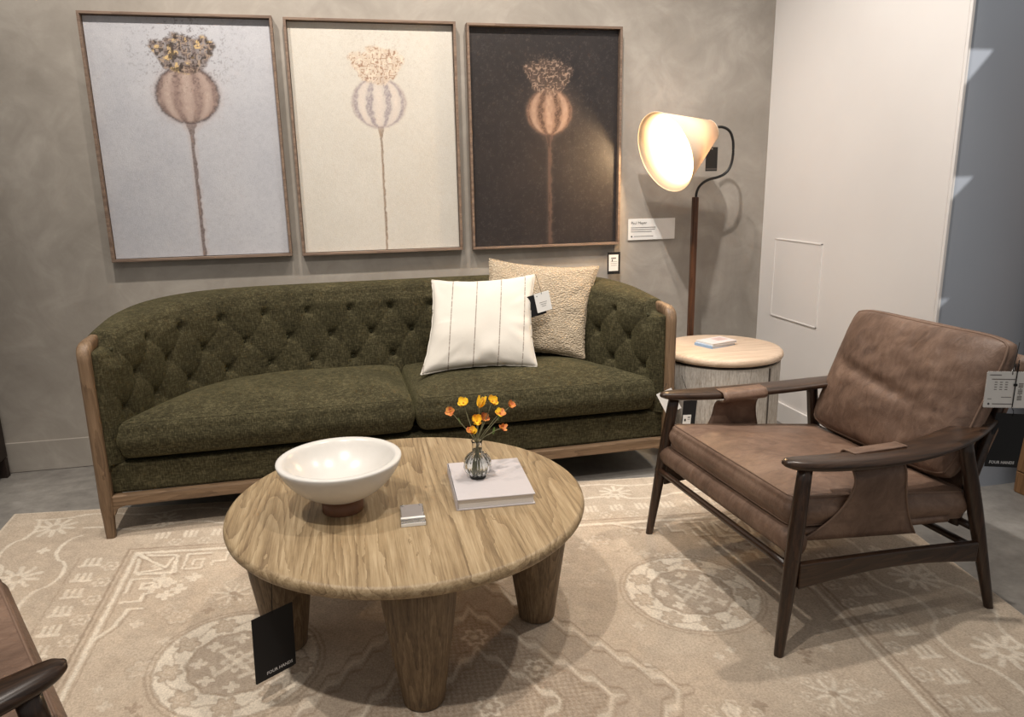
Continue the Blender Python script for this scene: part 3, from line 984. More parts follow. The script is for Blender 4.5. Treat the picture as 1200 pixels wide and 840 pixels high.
# buttons: path spacing 0.205, three visible rows (and a hidden fourth)
sp_ = L_ / 15.0
rows = [(0.80, 0.0), (0.672, 0.5), (0.545, 0.0), (0.43, 0.5)]
btn = []
for z_, off in rows:
    k = 0
    s_ = (0.5 + off) * sp_ if off == 0 else 1.0 * sp_
    while s_ < L_ - 0.4 * sp_:
        btn.append((s_, z_ + 0.02 * np.interp(s_, arc, back_rise)))
        s_ += sp_
btn = np.array(btn)
NIN, NTOP, NOUT = 90, 20, 14
NV = NIN + NTOP + NOUT
P = np.zeros((NU, NV, 3))
for i in range(NU):
    th_ = thick[i]; r_ = th_ / 2; hz = Hh[i]
    rtop = min(0.055, r_)
    # inner face
    zi = np.linspace(0.33, hz - rtop, NIN)
    lean = 0.028 * np.clip((hz - 0.05 - zi) / 0.45, 0, 1) * min(1, mid[i, 1] / 0.5)
    P[i, :NIN, 0] = I_[i, 0] + nrm[i, 0] * lean; P[i, :NIN, 1] = I_[i, 1] + nrm[i, 1] * lean; P[i, :NIN, 2] = zi
    ds = arc[i] - btn[:, 0]
    D = np.hypot(ds[None, :], zi[:, None] - btn[None, :, 1])
    dd = np.sort(D, axis=1)
    dimple = 0.019 * np.exp(-(dd[:, 0] / 0.017) ** 2) + 0.010 * np.exp(-(dd[:, 0] / 0.045) ** 2)
    # folds run along the diagonals between neighbouring buttons
    a1 = np.full(NIN, 9.0)
    near = np.abs(ds) < 0.22
    bb = btn[near]
    for q in bb:
        for sgn in (-1, 1):
            e_ = (q[0] + sgn * sp_ / 2, q[1] + 0.123)
            a1 = np.minimum(a1, seg_d(np.full(NIN, arc[i]), zi, q, e_))
    fold = 0.0055 * np.exp(-(a1 / 0.006) ** 2) * (0.35 + 0.65 * np.exp(-(dd[:, 0] / 0.05) ** 2)) + 0.0025 * np.exp(-(a1 / 0.03) ** 2)
    fold = np.where(zi > 0.80 + 0.02 * back_rise[i], fold * 0.15, fold)
    edge_fade = min(1.0, arc[i] / 0.05, (L_ - arc[i]) / 0.05)
    disp = 0.020 - (dimple + fold)
    disp *= edge_fade * np.clip((hz - rtop + 0.015 - zi) / 0.05, 0, 1)
    disp = disp + 0.004 * (vnoise(np.full(NIN, arc[i]) + 3, zi + 3, 9, 33) - 0.5) * edge_fade
    P[i, :NIN, 0] += nrm[i, 0] * disp; P[i, :NIN, 1] += nrm[i, 1] * disp
    # rounded top
    for j in range(NTOP):
        an = pi * (j + 0.5) / NTOP
        p_ = mid[i] + nrm[i] * (th_ / 2) * math.copysign(abs(cos(an)) ** 0.8, cos(an))
        P[i, NIN + j] = (p_[0], p_[1], hz - rtop + rtop * sin(an) ** 0.9)
    zo = np.linspace(hz - rtop, 0.19, NOUT)
    P[i, NIN + NTOP:, 0] = O_[i, 0]; P[i, NIN + NTOP:, 1] = O_[i, 1]; P[i, NIN + NTOP:, 2] = zo
    # rounded, padded front faces of the arms
    ef = min(arc[i], L_ - arc[i])
    if ef < 0.035:
        k_ = math.sqrt(max(0.0, 1 - (1 - ef / 0.035) ** 2))
        cen = mid[i]
        P[i, :, 0] = cen[0] + (P[i, :, 0] - cen[0]) * (0.55 + 0.45 * k_)
bk = grid_obj('backrest', P, M_OLIVE, SOFA)
# close the front ends with padded caps
for i_end in (0, NU - 1):
    bm = bmesh.new()
    vs_ = [bm.verts.new(p) for p in P[i_end]]
    bm.faces.new(vs_)
    mesh_obj('arm_front_panel', bm, M_OLIVE, SOFA, smooth=False)
bme = bpy.data.meshes.new('button')
bm = lathe_bm([(0, 0.007), (0.005, 0.0065), (0.0095, 0.004), (0.011, 0.0), (0.008, -0.004), (0, -0.004)], 12)
bm.to_mesh(bme); bm.free()
bme.materials.append(M_OLIVE_D)
for p_ in bme.polygons: p_.use_smooth = True
for s_, z_ in btn[btn[:, 1] > 0.5]:
    ix = np.interp(s_, arc, I_[:, 0]); iy = np.interp(s_, arc, I_[:, 1])
    nx_ = np.interp(s_, arc, nrm[:, 0]); ny_ = np.interp(s_, arc, nrm[:, 1]); br_ = np.interp(s_, arc, np.minimum(1, mid[:, 1] / 0.5))
    hz = np.interp(s_, arc, Hh)
    ln = 0.028 * min(1, max(0, (hz - 0.05 - z_) / 0.45)) * br_ - 0.0125
    o = bpy.data.objects.new('button', bme)
    link(o, SOFA)
    nv_ = Vector((nx_, ny_, 0)).normalized()
    o.matrix_local = frame_matrix((ix + nx_ * ln, iy + ny_ * ln, z_), Vector((0, 0, 1)).cross(nv_), (0, 0, 1)) 


def cushion_mesh(outline, z0, z1, r, crown, seed, wr=0.004, nin=26, soft=0.11):
    """outline: (n,2) ccw. rounded edges with a soft crowned top."""
    n = len(outline)
    cen = outline.mean(0)
    tng = np.roll(outline, -1, 0) - np.roll(outline, 1, 0)
    nn_ = np.stack([tng[:, 1], -tng[:, 0]], -1); nn_ /= np.linalg.norm(nn_, axis=1)[:, None]
    rings = []
    for k in range(8):                    # bottom round
        a_ = -pi / 2 + (pi / 2) * k / 7
        rings.append((outline - nn_ * r * (1 - cos(a_)), np.full(n, z0 + r + r * sin(a_))))
    for k in range(1, 8):
        f_ = k / 8
        bul = 0.012 * sin(pi * f_)
        rings.append((outline + nn_ * bul, np.full(n, z0 + r + (z1 - z0 - 2 * r) * f_)))
    for k in range(8):
        a_ = (pi / 2) * k / 7
        rings.append((outline - nn_ * r * (1 - cos(a_)), np.full(n, z1 - r + r * sin(a_))))
    base = outline - nn_ * r
    for k in range(1, nin + 1):
        f_ = k / nin
        pts = base + (cen - base) * f_
        acc = np.zeros(len(pts))
        for q_ in range(0, n):      # soft distance to the rim, so that no ridge runs in from the corners
            ln_ = np.linalg.norm(base[(q_ + 1) % n] - base[q_])
            acc += ln_ / (seg_d(pts[:, 0], pts[:, 1], base[q_], base[(q_ + 1) % n]) ** 2 + 1e-6) ** 2
        dmin = (acc * 0.64 + 1e-9) ** (-1 / 3)
        z_ = z1 + crown * (1 - np.exp(-dmin / soft))
        z_ = z_ + wr * (vnoise(pts[:, 0] + 5, pts[:, 1] + 5, 7, seed) - 0.5) * 2 * min(1, f_ * 4) + wr * 0.5 * (vnoise(pts[:, 0] + 5, pts[:, 1] + 5, 22, seed + 1) - 0.5) * min(1, f_ * 4)
        rings.append((pts, z_ * np.ones(n)))
    P_ = np.zeros((len(rings), n, 3))
    for k, (a_, z_) in enumerate(rings):
        P_[k, :, :2] = a_; P_[k, :, 2] = z_
    return P_


def seat_outline(side):
    pts = []
    ih = catmull(inner_half, 200)
    m_ = (ih[:, 1] > 0.045)
    body = ih[m_]
    body = body + np.array([0.012, -0.022])
    front = -0.005
    left = np.array([(-1.19, front + 0.03 * t__) for t__ in np.linspace(0, 1, 4)])
    xs = np.linspace(body[-1, 0], -0.008, 6)
    outline = np.concatenate([[(-1.208, front)], body, [(-0.006, body[-1, 1])], [(-0.006, front)]])
    # resample evenly
    cl = np.concatenate([outline, outline[:1]])
    d_ = np.concatenate([[0], np.cumsum(np.linalg.norm(np.diff(cl, axis=0), axis=1))])
    s_ = np.linspace(0, d_[-1], 241)[:-1]
    o_ = np.stack([np.interp(s_, d_, cl[:, 0]), np.interp(s_, d_, cl[:, 1])], -1)
    for _ in range(16): o_ = (np.roll(o_, 1, 0) + 2 * o_ + np.roll(o_, -1, 0)) / 4
    o_ = o_[::-1]
    if side > 0:
        o_ = np.stack([-o_[:, 0], o_[:, 1]], -1)[::-1]
    return o_


for sd in (-1, 1):
    so = seat_outline(sd)
    so[:, 0] += 0.035 * np.clip(1 - np.abs(so[:, 0]) / 0.4, 0, 1)      # the seam sits a little right of centre
    Pc = cushion_mesh(so, 0.350, 0.508, 0.036, 0.062, 40 + sd, soft=0.095)
    o = grid_obj('seat_cushion', Pc, M_OLIVE, SOFA, closed_v=True)
    rp = Pc[20]
    bm = sweep_bm(np.concatenate([rp[::2], rp[:1]]) + np.array([0, 0, -0.001]), [0.0032] * (len(rp[::2]) + 1), 6, cap=False)
    mesh_obj('piping', bm, M_OLIVE, o)

# upholstered base
bo = np.concatenate([[(-1.258, 0.032)], [(x - 0.0, y) for x, y in catmull([(-1.26, 0.07), (-1.26, 0.3), (-1.22, 0.55), (-1.10, 0.76), (-0.85, 0.86), (-0.4, 0.885), (0, 0.885)], 40)]])
bo = np.concatenate([bo, [(-x, y) for x, y in bo[::-1][1:]]])
mesh_obj('seat_base', slab_bm([tuple(p) for p in bo[::-1]], 0.196, 0.330), M_OLIVE, SOFA, smooth=False, bev=0.012)
mesh_obj('seat_deck', slab_bm([(p[0] * 0.93, 0.07 + p[1] * 0.86) for p in bo[::-1]], 0.329, 0.3515), M_OLIVE, SOFA, smooth=False)
# wooden frame
for sg in (-1, 1):
    x0 = sg * 1.273
    post = [(x0 + sg * 0.004, 0.020, 0.0), (x0 + sg * 0.003, 0.021, 0.09), (x0 + sg * 0.001, 0.022, 0.16), (x0, 0.022, 0.30), (x0, 0.022, 0.55), (x0, 0.022, 0.74), (x0, 0.024, 0.792), (x0, 0.038, 0.818), (x0 - sg * 0.002, 0.068, 0.829), (x0 - sg * 0.006, 0.115, 0.834), (x0 - sg * 0.01, 0.17, 0.838)]
    rr_ = [(0.0185, 0.0185), (0.021, 0.022), (0.0275, 0.027), (0.029, 0.027), (0.029, 0.026), (0.029, 0.026), (0.029, 0.027), (0.029, 0.028), (0.028, 0.024), (0.027, 0.021), (0.026, 0.020)]
    # up vector (0,1,0.001) keeps the section aligned along the bend
    mesh_obj('front_leg', sweep_bm(post, rr_, 20, n=60, power=3.2, up=(sg * 1.0, 0, 0.0), bm=None), M_ASH, SOFA)
    lg = [(sg * 1.12, 0.80, 0.0), (sg * 1.11, 0.78, 0.2)]
    mesh_obj('rear_leg', sweep_bm(lg, [0.018, 0.026], 14, n=6, power=3), M_ASH, SOFA)
    # little curved bracket where the rail meets the leg
    br = [(sg * 1.246, -0.0), (sg * 1.246, 0.0)]
    bm = bmesh.new()
    pr = [(1.250, 0.150), (1.250, 0.105), (1.243, 0.122), (1.235, 0.136), (1.222, 0.145), (1.200, 0.150)]
    A_ = [bm.verts.new((sg * a_, 0.004, b_)) for a_, b_ in pr]; B_ = [bm.verts.new((sg * a_, 0.042, b_)) for a_, b_ in pr]
    bm.faces.new(A_); bm.faces.new(B_[::-1])
    for i in range(len(pr)):
        j = (i + 1) % len(pr)
        bm.faces.new((A_[i], B_[i], B_[j], A_[j]))
    mesh_obj('bracket', bm, M_ASH_X, SOFA, smooth=False)
    sr = catmull([(sg * 1.262, 0.045), (sg * 1.262, 0.3), (sg * 1.235, 0.55), (sg * 1.115, 0.765), (sg * 0.86, 0.87)], 24)
    mesh_obj('side_rail', sweep_bm([(a_, b_, 0.172) for a_, b_ in sr], [(0.018, 0.024)] * 24, 12, power=4), M_ASH_X, SOFA)
mesh_obj('front_rail', box_bm((2.50, 0.040, 0.048), (0, 0.024, 0.172)), M_ASH_X, SOFA, smooth=False, bev=0.006)
mesh_obj('back_rail', box_bm((1.74, 0.036, 0.048), (0, 0.870, 0.172)), M_ASH_X, SOFA, smooth=False, bev=0.006)

# ------------------------------------------------------------------ throw pillows


def pillow(name, label, M_w, w, h, th, mat, seed, pinch=0.07, shear=0.0, taper=0.0):
    t_ = thing(name, label, 'cushion')
    t_.matrix_world = M_w
    n = 72
    a_, b_ = np.meshgrid(np.linspace(-1, 1, n), np.linspace(-1, 1, n), indexing='ij')
    sx = a_ * (1 - pinch * (1 - b_ ** 2) * np.abs(a_) ** 2)
    sy = b_ * (1 - pinch * (1 - a_ ** 2) * np.abs(b_) ** 2)
    prof = (np.clip(1 - a_ ** 2, 0, 1) ** 0.5 * np.clip(1 - b_ ** 2, 0, 1) ** 0.5) ** 0.85
    rad = np.maximum(np.abs(a_), np.abs(b_))
    ang = np.arctan2(b_, a_)
    wr = 0.017 * (vnoise(ang * 1.6 + 9, rad * 0.7 + 3, 3.2, seed) - 0.5) * np.clip((rad - 0.45) * 2.2, 0, 1) * np.clip((1 - rad) * 8, 0, 1)
    wr = wr + 0.012 * (vnoise(a_ + 4, b_ + 4, 2.4, seed + 1) - 0.5) * np.clip((1 - rad) * 4, 0, 1)
    rip = 0.004 * (vnoise(a_ * 9 + 30, b_ * 9 + 30, 1.3, seed + 2) - 0.5)
    F = np.stack([sx * w / 2 + rip * (np.abs(a_) > 0.98), -(th / 2 * prof + wr), sy * h / 2 + rip * (np.abs(b_) > 0.98)], -1)
    B = np.stack([sx * w / 2 + rip * (np.abs(a_) > 0.98), (th / 2 * prof + wr * 0.5), sy * h / 2 + rip * (np.abs(b_) > 0.98)], -1)
    for S_ in (F, B):              # slumped: the top leans sideways and draws in
        up_ = (S_[..., 2] / h + 0.5)
        S_[..., 0] = S_[..., 0] * (1 - taper * up_) + shear * up_
    grid_obj('front_panel', F, mat, t_)
    grid_obj('back_panel', B, mat, t_, flip=True)
    e = [F[i, 0] for i in range(n)] + [F[-1, j] for j in range(1, n)] + [F[i, -1] for i in range(n - 2, -1, -1)] + [F[0, j] for j in range(n - 2, 0, -1)]
    e = np.array(e + [e[0]])
    mesh_obj('edge_seam', sweep_bm(e, [0.0035] * len(e), 6, cap=False), mat, t_)
    return t_


def pillow_matrix(bl, br, tilt_back, roll=0.0, h=0.5):
    bl, br = Vector(bl), Vector(br)
    xd = (br - bl).normalized()
    yaw = math.atan2(xd.y, xd.x)
    up = Vector((-sin(yaw) * sin(tilt_back), cos(yaw) * sin(tilt_back), cos(tilt_back)))
    up = (up + xd * roll).normalized()
    up = (up - xd * up.dot(xd)).normalized()
    c_ = (bl + br) / 2 + up * h / 2
    yv = up.cross(xd)
    return Matrix(((xd.x, yv.x, up.x, c_.x), (xd.y, yv.y, up.y, c_.y), (xd.z, yv.z, up.z, c_.z), (0, 0, 0, 1)))


pillow('throw_pillow', 'square ivory pillow with thin dashed vertical stripes leaning on the sofa', pillow_matrix((0.315, 3.475, 0.555), (0.862, 3.42, 0.568), radians(29), 0.215, 0.465), 0.57, 0.485, 0.16, M_IVORY, 5, pinch=0.10, shear=0.062, taper=0.085)
pillow('throw_pillow', 'nubby oatmeal boucle pillow leaning behind the ivory striped one', pillow_matrix((0.62, 3.69, 0.605), (1.155, 3.60, 0.555), radians(20), 0.12, 0.465), 0.585, 0.50, 0.14, M_BOUCLE, 15, pinch=0.10, shear=0.058)

# ------------------------------------------------------------------ coffee table
TX, TY, TH, TR = 0.14, 2.241, 0.47, 0.564
CT = thing('coffee_table', 'round pale oak coffee table with thick tapered legs on the rug', 'table', (TX, TY, 0.009))
hh = TH - 0.009
mesh_obj('tabletop', lathe_bm([(0, hh - 0.042), (TR - 0.03, hh - 0.042), (TR - 0.010, hh - 0.038), (TR - 0.002, hh - 0.028), (TR, hh - 0.018), (TR - 0.003, hh - 0.006), (TR - 0.010, hh - 0.0008), (TR - 0.014, hh), (0, hh)], 160), M_OAK_Y, CT)
lp = [(0.0, 0.0), (0.052, 0.0), (0.060, 0.006), (0.066, 0.05), (0.080, 0.15), (0.096, 0.26), (0.105, 0.335), (0.108, 0.375), (0.106, hh - 0.043), (0, hh - 0.043)]
for k, (lx, ly) in enumerate(((-0.012, -0.388), (0.405, -0.060), (-0.412, -0.022), (-0.01, 0.36))):
    o = mesh_obj('leg', lathe_bm(lp, 40), M_OAK_Z, CT)
    o.location = (lx, ly, 0); o.rotation_euler = (0, 0, k * 1.7)

# bowl
BW = thing('pedestal_bowl', 'white stone bowl on brown wooden foot on the coffee table', 'bowl', (-0.067, 2.190, TH))
R = 0.190
outp = [(0.0, 0.040), (0.05, 0.040), (0.085, 0.050), (0.125, 0.075), (0.158, 0.108), (0.180, 0.142), (R, 0.168), (R - 0.004, 0.1715), (R - 0.020, 0.1715), (R - 0.026, 0.169),
        (0.150, 0.140), (0.122, 0.108), (0.090, 0.084), (0.05, 0.068), (0.0, 0.063)]
mesh_obj('bowl_body', lathe_bm(outp, 96), M_STONE, BW, sub=1)
mesh_obj('foot', lathe_bm([(0, 0), (0.062, 0), (0.063, 0.003), (0.063, 0.041), (0, 0.041)], 48), M_FOOT, BW)

# big book
BK = thing('coffee_table_book', 'thick square pale lilac book under the bud vase', 'book', (0.402, 2.232, TH), radians(-2.5))
bw, bh_, bt = 0.246, 0.310, 0.036
mesh_obj('page_block', box_bm((bw - 0.010, bh_ - 0.012, bt - 0.008), (0.0, 0.0, bt / 2)), M_PAGES, BK, smooth=False)
mesh_obj('front_cover', box_bm((bw, bh_, 0.004), (0, 0, bt - 0.002)), M_COVER, BK, smooth=False, bev=0.001)
mesh_obj('back_cover', box_bm((bw, bh_, 0.004), (0, 0, 0.002)), M_COVER, BK, smooth=False, bev=0.001)
mesh_obj('spine', box_bm((0.005, bh_, bt), (-bw / 2 + 0.002, 0, bt / 2)), M_COVER, BK, smooth=False, bev=0.001)

# vase
VZ = TH + bt
VX, VY = 0.368, 2.245
VS = thing('bud_vase', 'round ribbed clear glass bud vase standing on the lilac book', 'vase', (VX, VY, VZ))


def rib_lathe(prof, seg, nrib, amp):
    bm = bmesh.new()
    rings = []
    for r_, z_, k_ in prof:
        if r_ < 1e-6: rings.append([bm.verts.new((0, 0, z_))]); continue
        rings.append([bm.verts.new(((r_ + amp * k_ * cos(nrib * 2 * pi * i / seg)) * cos(2 * pi * i / seg), (r_ + amp * k_ * cos(nrib * 2 * pi * i / seg)) * sin(2 * pi * i / seg), z_)) for i in range(seg)])
    for A, B in zip(rings[:-1], rings[1:]):
        for i in range(seg):
            j = (i + 1) % seg
            if len(A) == 1: bm.faces.new((A[0], B[i], B[j]))
            elif len(B) == 1: bm.faces.new((A[i], A[j], B[0]))
            else: bm.faces.new((A[i], A[j], B[j], B[i]))
    return bm


prof = [(0, 0.0, 0), (0.024, 0.0, 0), (0.027, 0.002, 0)]
for k in range(15):
    a_ = -1.05 + (1.05 + 1.20) * k / 14
    prof.append((0.0455 * cos(a_), 0.045 + 0.0455 * sin(a_), min(1, 3 * cos(a_) ** 2) if k else 0))
prof += [(0.0165, 0.092, 0), (0.0160, 0.105, 0), (0.0165, 0.122, 0), (0.0185, 0.126, 0), (0.0170, 0.1275, 0), (0.0145, 0.125, 0), (0.0135, 0.105, 0), (0.0140, 0.092, 0)]
for k in range(13):
    a_ = 1.12 - (1.12 + 1.15) * k / 12
    prof.append((0.0425 * cos(a_), 0.046 + 0.0425 * sin(a_), 0))
prof += [(0, 0.007, 0)]
mesh_obj('vase_glass', rib_lathe(prof, 96, 16, 0.0013), M_GLASS, VS)
wp = [(0, 0.0075)]
for k in range(11):
    a_ = -1.10 + (1.10 + 0.35) * k / 10
    wp.append((0.0418 * cos(a_), 0.046 + 0.0418 * sin(a_)))
wp.append((0, wp[-1][1]))
mesh_obj('vase_water', lathe_bm(wp, 48), M_WATER, VS)

# flowers: (x, z offsets of the head as seen from the front, depth offset, kind)
heads = [(-0.082, 0.190, 0.00, 'o', 'leftmost, orange, tilted outward'), (-0.035, 0.205, 0.03, 'y', 'yellow, high, second from left'), (0.012, 0.196, 0.00, 'b', 'yellow bud pointing upward'),
         (0.058, 0.206, 0.02, 'y', 'yellow, topmost, wide open'), (0.118, 0.186, 0.02, 'o', 'rightmost, orange, tilted outward'), (-0.022, 0.130, -0.04, 'y2', 'yellow and orange, lowest at front'),
         (-0.003, 0.160, -0.03, 'Y', 'largest yellow, in the middle'), (0.030, 0.152, 0.02, 'o', 'small orange, behind the middle one'), (0.078, 0.172, 0.00, 'y2', 'yellow and orange, right of centre'), (0.078, 0.130, -0.03, 'o2', 'small orange star-shaped, low on the right')]


def petal_bm(bm, M_, L, W, cup, n=5):
    rows_ = []
    for i in range(n):
        s_ = i / (n - 1)
        wv_ = W * sin(pi * min(1, 0.12 + s_ * 0.80)) ** 0.8
        row = []
        for j in (-1, -0.5, 0, 0.5, 1):
            row.append(bm.verts.new(M_ @ Vector((L * s_, j * wv_ / 2, cup * L * s_ * s_ + 0.10 * W * j * j))))
        rows_.append(row)
    for A, B in zip(rows_[:-1], rows_[1:]):
        for j in range(4): bm.faces.new((A[j], A[j + 1], B[j + 1], B[j]))


for k, (hx, hz, hy, kd, desc) in enumerate(heads):
    lab = 'flower in the bud vase, ' + desc
    fl = thing('yellow_flower' if kd[0] in 'yYb' else 'orange_flower', lab, 'flower', (VX, VY, VZ), 0, 'flowers in the bud vase')
    base = Vector((-hx * 0.14 + 0.004 * sin(k * 2.1), -hy * 0.2 + 0.004 * cos(k * 1.7), 0.012))
    neck = Vector((hx * 0.07 + 0.003 * cos(k * 1.3), hy * 0.1, 0.118))
    top = Vector((hx, hy, hz + 0.042))
    mid_ = neck.lerp(top, 0.55) + Vector((hx * 0.05, 0, 0.012 * abs(hx) * 10))
    mesh_obj('stem', sweep_bm([base, neck, mid_, top], [0.0017, 0.0016, 0.0014, 0.0012], 7, n=16), M_STEM, fl)
    dirv = (top - mid_).normalized()
    tiltv = Vector((hx * 3.0, -0.55 + hy, 0.55)).normalized() if kd != 'b' else Vector((0.35, -0.1, 1)).normalized()
    q = tiltv.to_track_quat('Z', 'Y').to_matrix().to_4x4()
    size = {'Y': 0.0225, 'y': 0.020, 'y2': 0.018, 'b': 0.020, 'o': 0.017, 'o2': 0.018}[kd]
    cup = {'b': 1.6}.get(kd, 0.35)
    wid = {'o2': 0.75, 'b': 0.9}.get(kd, 1.15)
    bm = bmesh.new(); bm2 = bmesh.new()
    npet = 5
    for i in range(npet):
        Mi = Matrix.Translation(top) @ q @ Matrix.Rotation(2 * pi * i / npet + k, 4, 'Z') @ Matrix.Rotation(-random.uniform(-0.15, 0.7), 4, 'Y')
        petal_bm(bm2 if (kd == 'y2' and i > 2) else bm, Mi, size * random.uniform(0.9, 1.12), size * wid, cup)
    mat = M_PETAL_O if kd[0] == 'o' else M_PETAL
    mesh_obj('petals', bm, mat, fl)
    if kd == 'y2': mesh_obj('outer_petals', bm2, M_PETAL_O, fl)
    else: bm2.free()
    ebm = lathe_bm([(0, -0.004), (0.003, -0.002), (0.0035, 0.002), (0.002, 0.0045), (0, 0.005)], 8)
    bmesh.ops.transform(ebm, matrix=Matrix.Translation(top) @ q, verts=ebm.verts)
    mesh_obj('flower_eye', ebm, M_EYE, fl)
    if k in (0, 4, 5, 9):     # a small bud or leaf on the stem
        bp = neck.lerp(top, 0.72) + Vector((0.010 if hx > 0 else -0.010, 0, -0.004))
        bbm = bmesh.new()
        Mi = Matrix.Translation(neck.lerp(top, 0.60)) @ Matrix.Rotation(0.5 if hx > 0 else pi - 0.5, 4, 'Z') @ Matrix.Rotation(-0.9, 4, 'Y')
        petal_bm(bbm, Mi, 0.022, 0.012, 0.3)
        mesh_obj('leaf', bbm, M_LEAF, fl)

# acrylic sign block lying on the table
AB = thing('acrylic_block', 'small clear acrylic sign block with grey insert on the coffee table', 'sign holder', (0.137, 2.072, TH), radians(-2))
mesh_obj('block', box_bm((0.070, 0.105, 0.011), (0, 0.018, 0.0057)), M_ACRYLIC, AB, smooth=False, bev=0.001)
mesh_obj('insert', box_bm((0.064, 0.090, 0.0012), (0, 0.022, 0.0122)), m_plain('grey_insert', srgb(142, 136, 134), 0.45), AB, smooth=False)
mesh_obj('front_bar', box_bm((0.072, 0.026, 0.014), (0, -0.046, 0.0072)), M_ACRYLIC, AB, smooth=False, bev=0.001)
mesh_obj('front_strip', box_bm((0.072, 0.010, 0.004), (0, -0.036, 0.0166)), M_PAPER, AB, smooth=False, bev=0.001)
mesh_obj('front_edge', box_bm((0.072, 0.0012, 0.009), (0, -0.0598, 0.006)), M_PAPER, AB, smooth=False)
for sx_ in (-0.026, 0.026):
    o = mesh_obj('screw', lathe_bm([(0, 0), (0.004, 0), (0.004, 0.0022), (0.003, 0.003), (0, 0.003)], 12), M_SCREW, AB)
    o.location = (sx_, 0.060, 0.0128)

# black tag hanging off the table
tg, M_ = hang_tag('hang_tag', 'black maker tag with white lettering hanging from the coffee table', (-0.277, 1.975, 0.280), 0.130, 0.200, (0.75, -1, 0), radians(-2), M_BLACK, (-0.268, 1.985, 0.428))
text_obj('lettering', 'FOUR HANDS', 0.0135, M_ @ Matrix.Translation((-0.030, -0.188, 0.0012)), M_WHITEINK, tg, bold=0.0002)
o = mesh_obj('back_card', box_bm((0.122, 0.205, 0.001), (0.004, -0.108, -0.006), rot=Matrix.Rotation(0.05, 4, 'X')), M_BLACK, tg, smooth=False); o.matrix_local = M_

# ------------------------------------------------------------------ armchair (local: x back, y to its right-hand far side, z up)


def smooth_noise_grid(P_, amp, s, seed):
    return amp * (vnoise(P_[..., 0] + 7, P_[..., 1] + 7, s, seed) - 0.5)


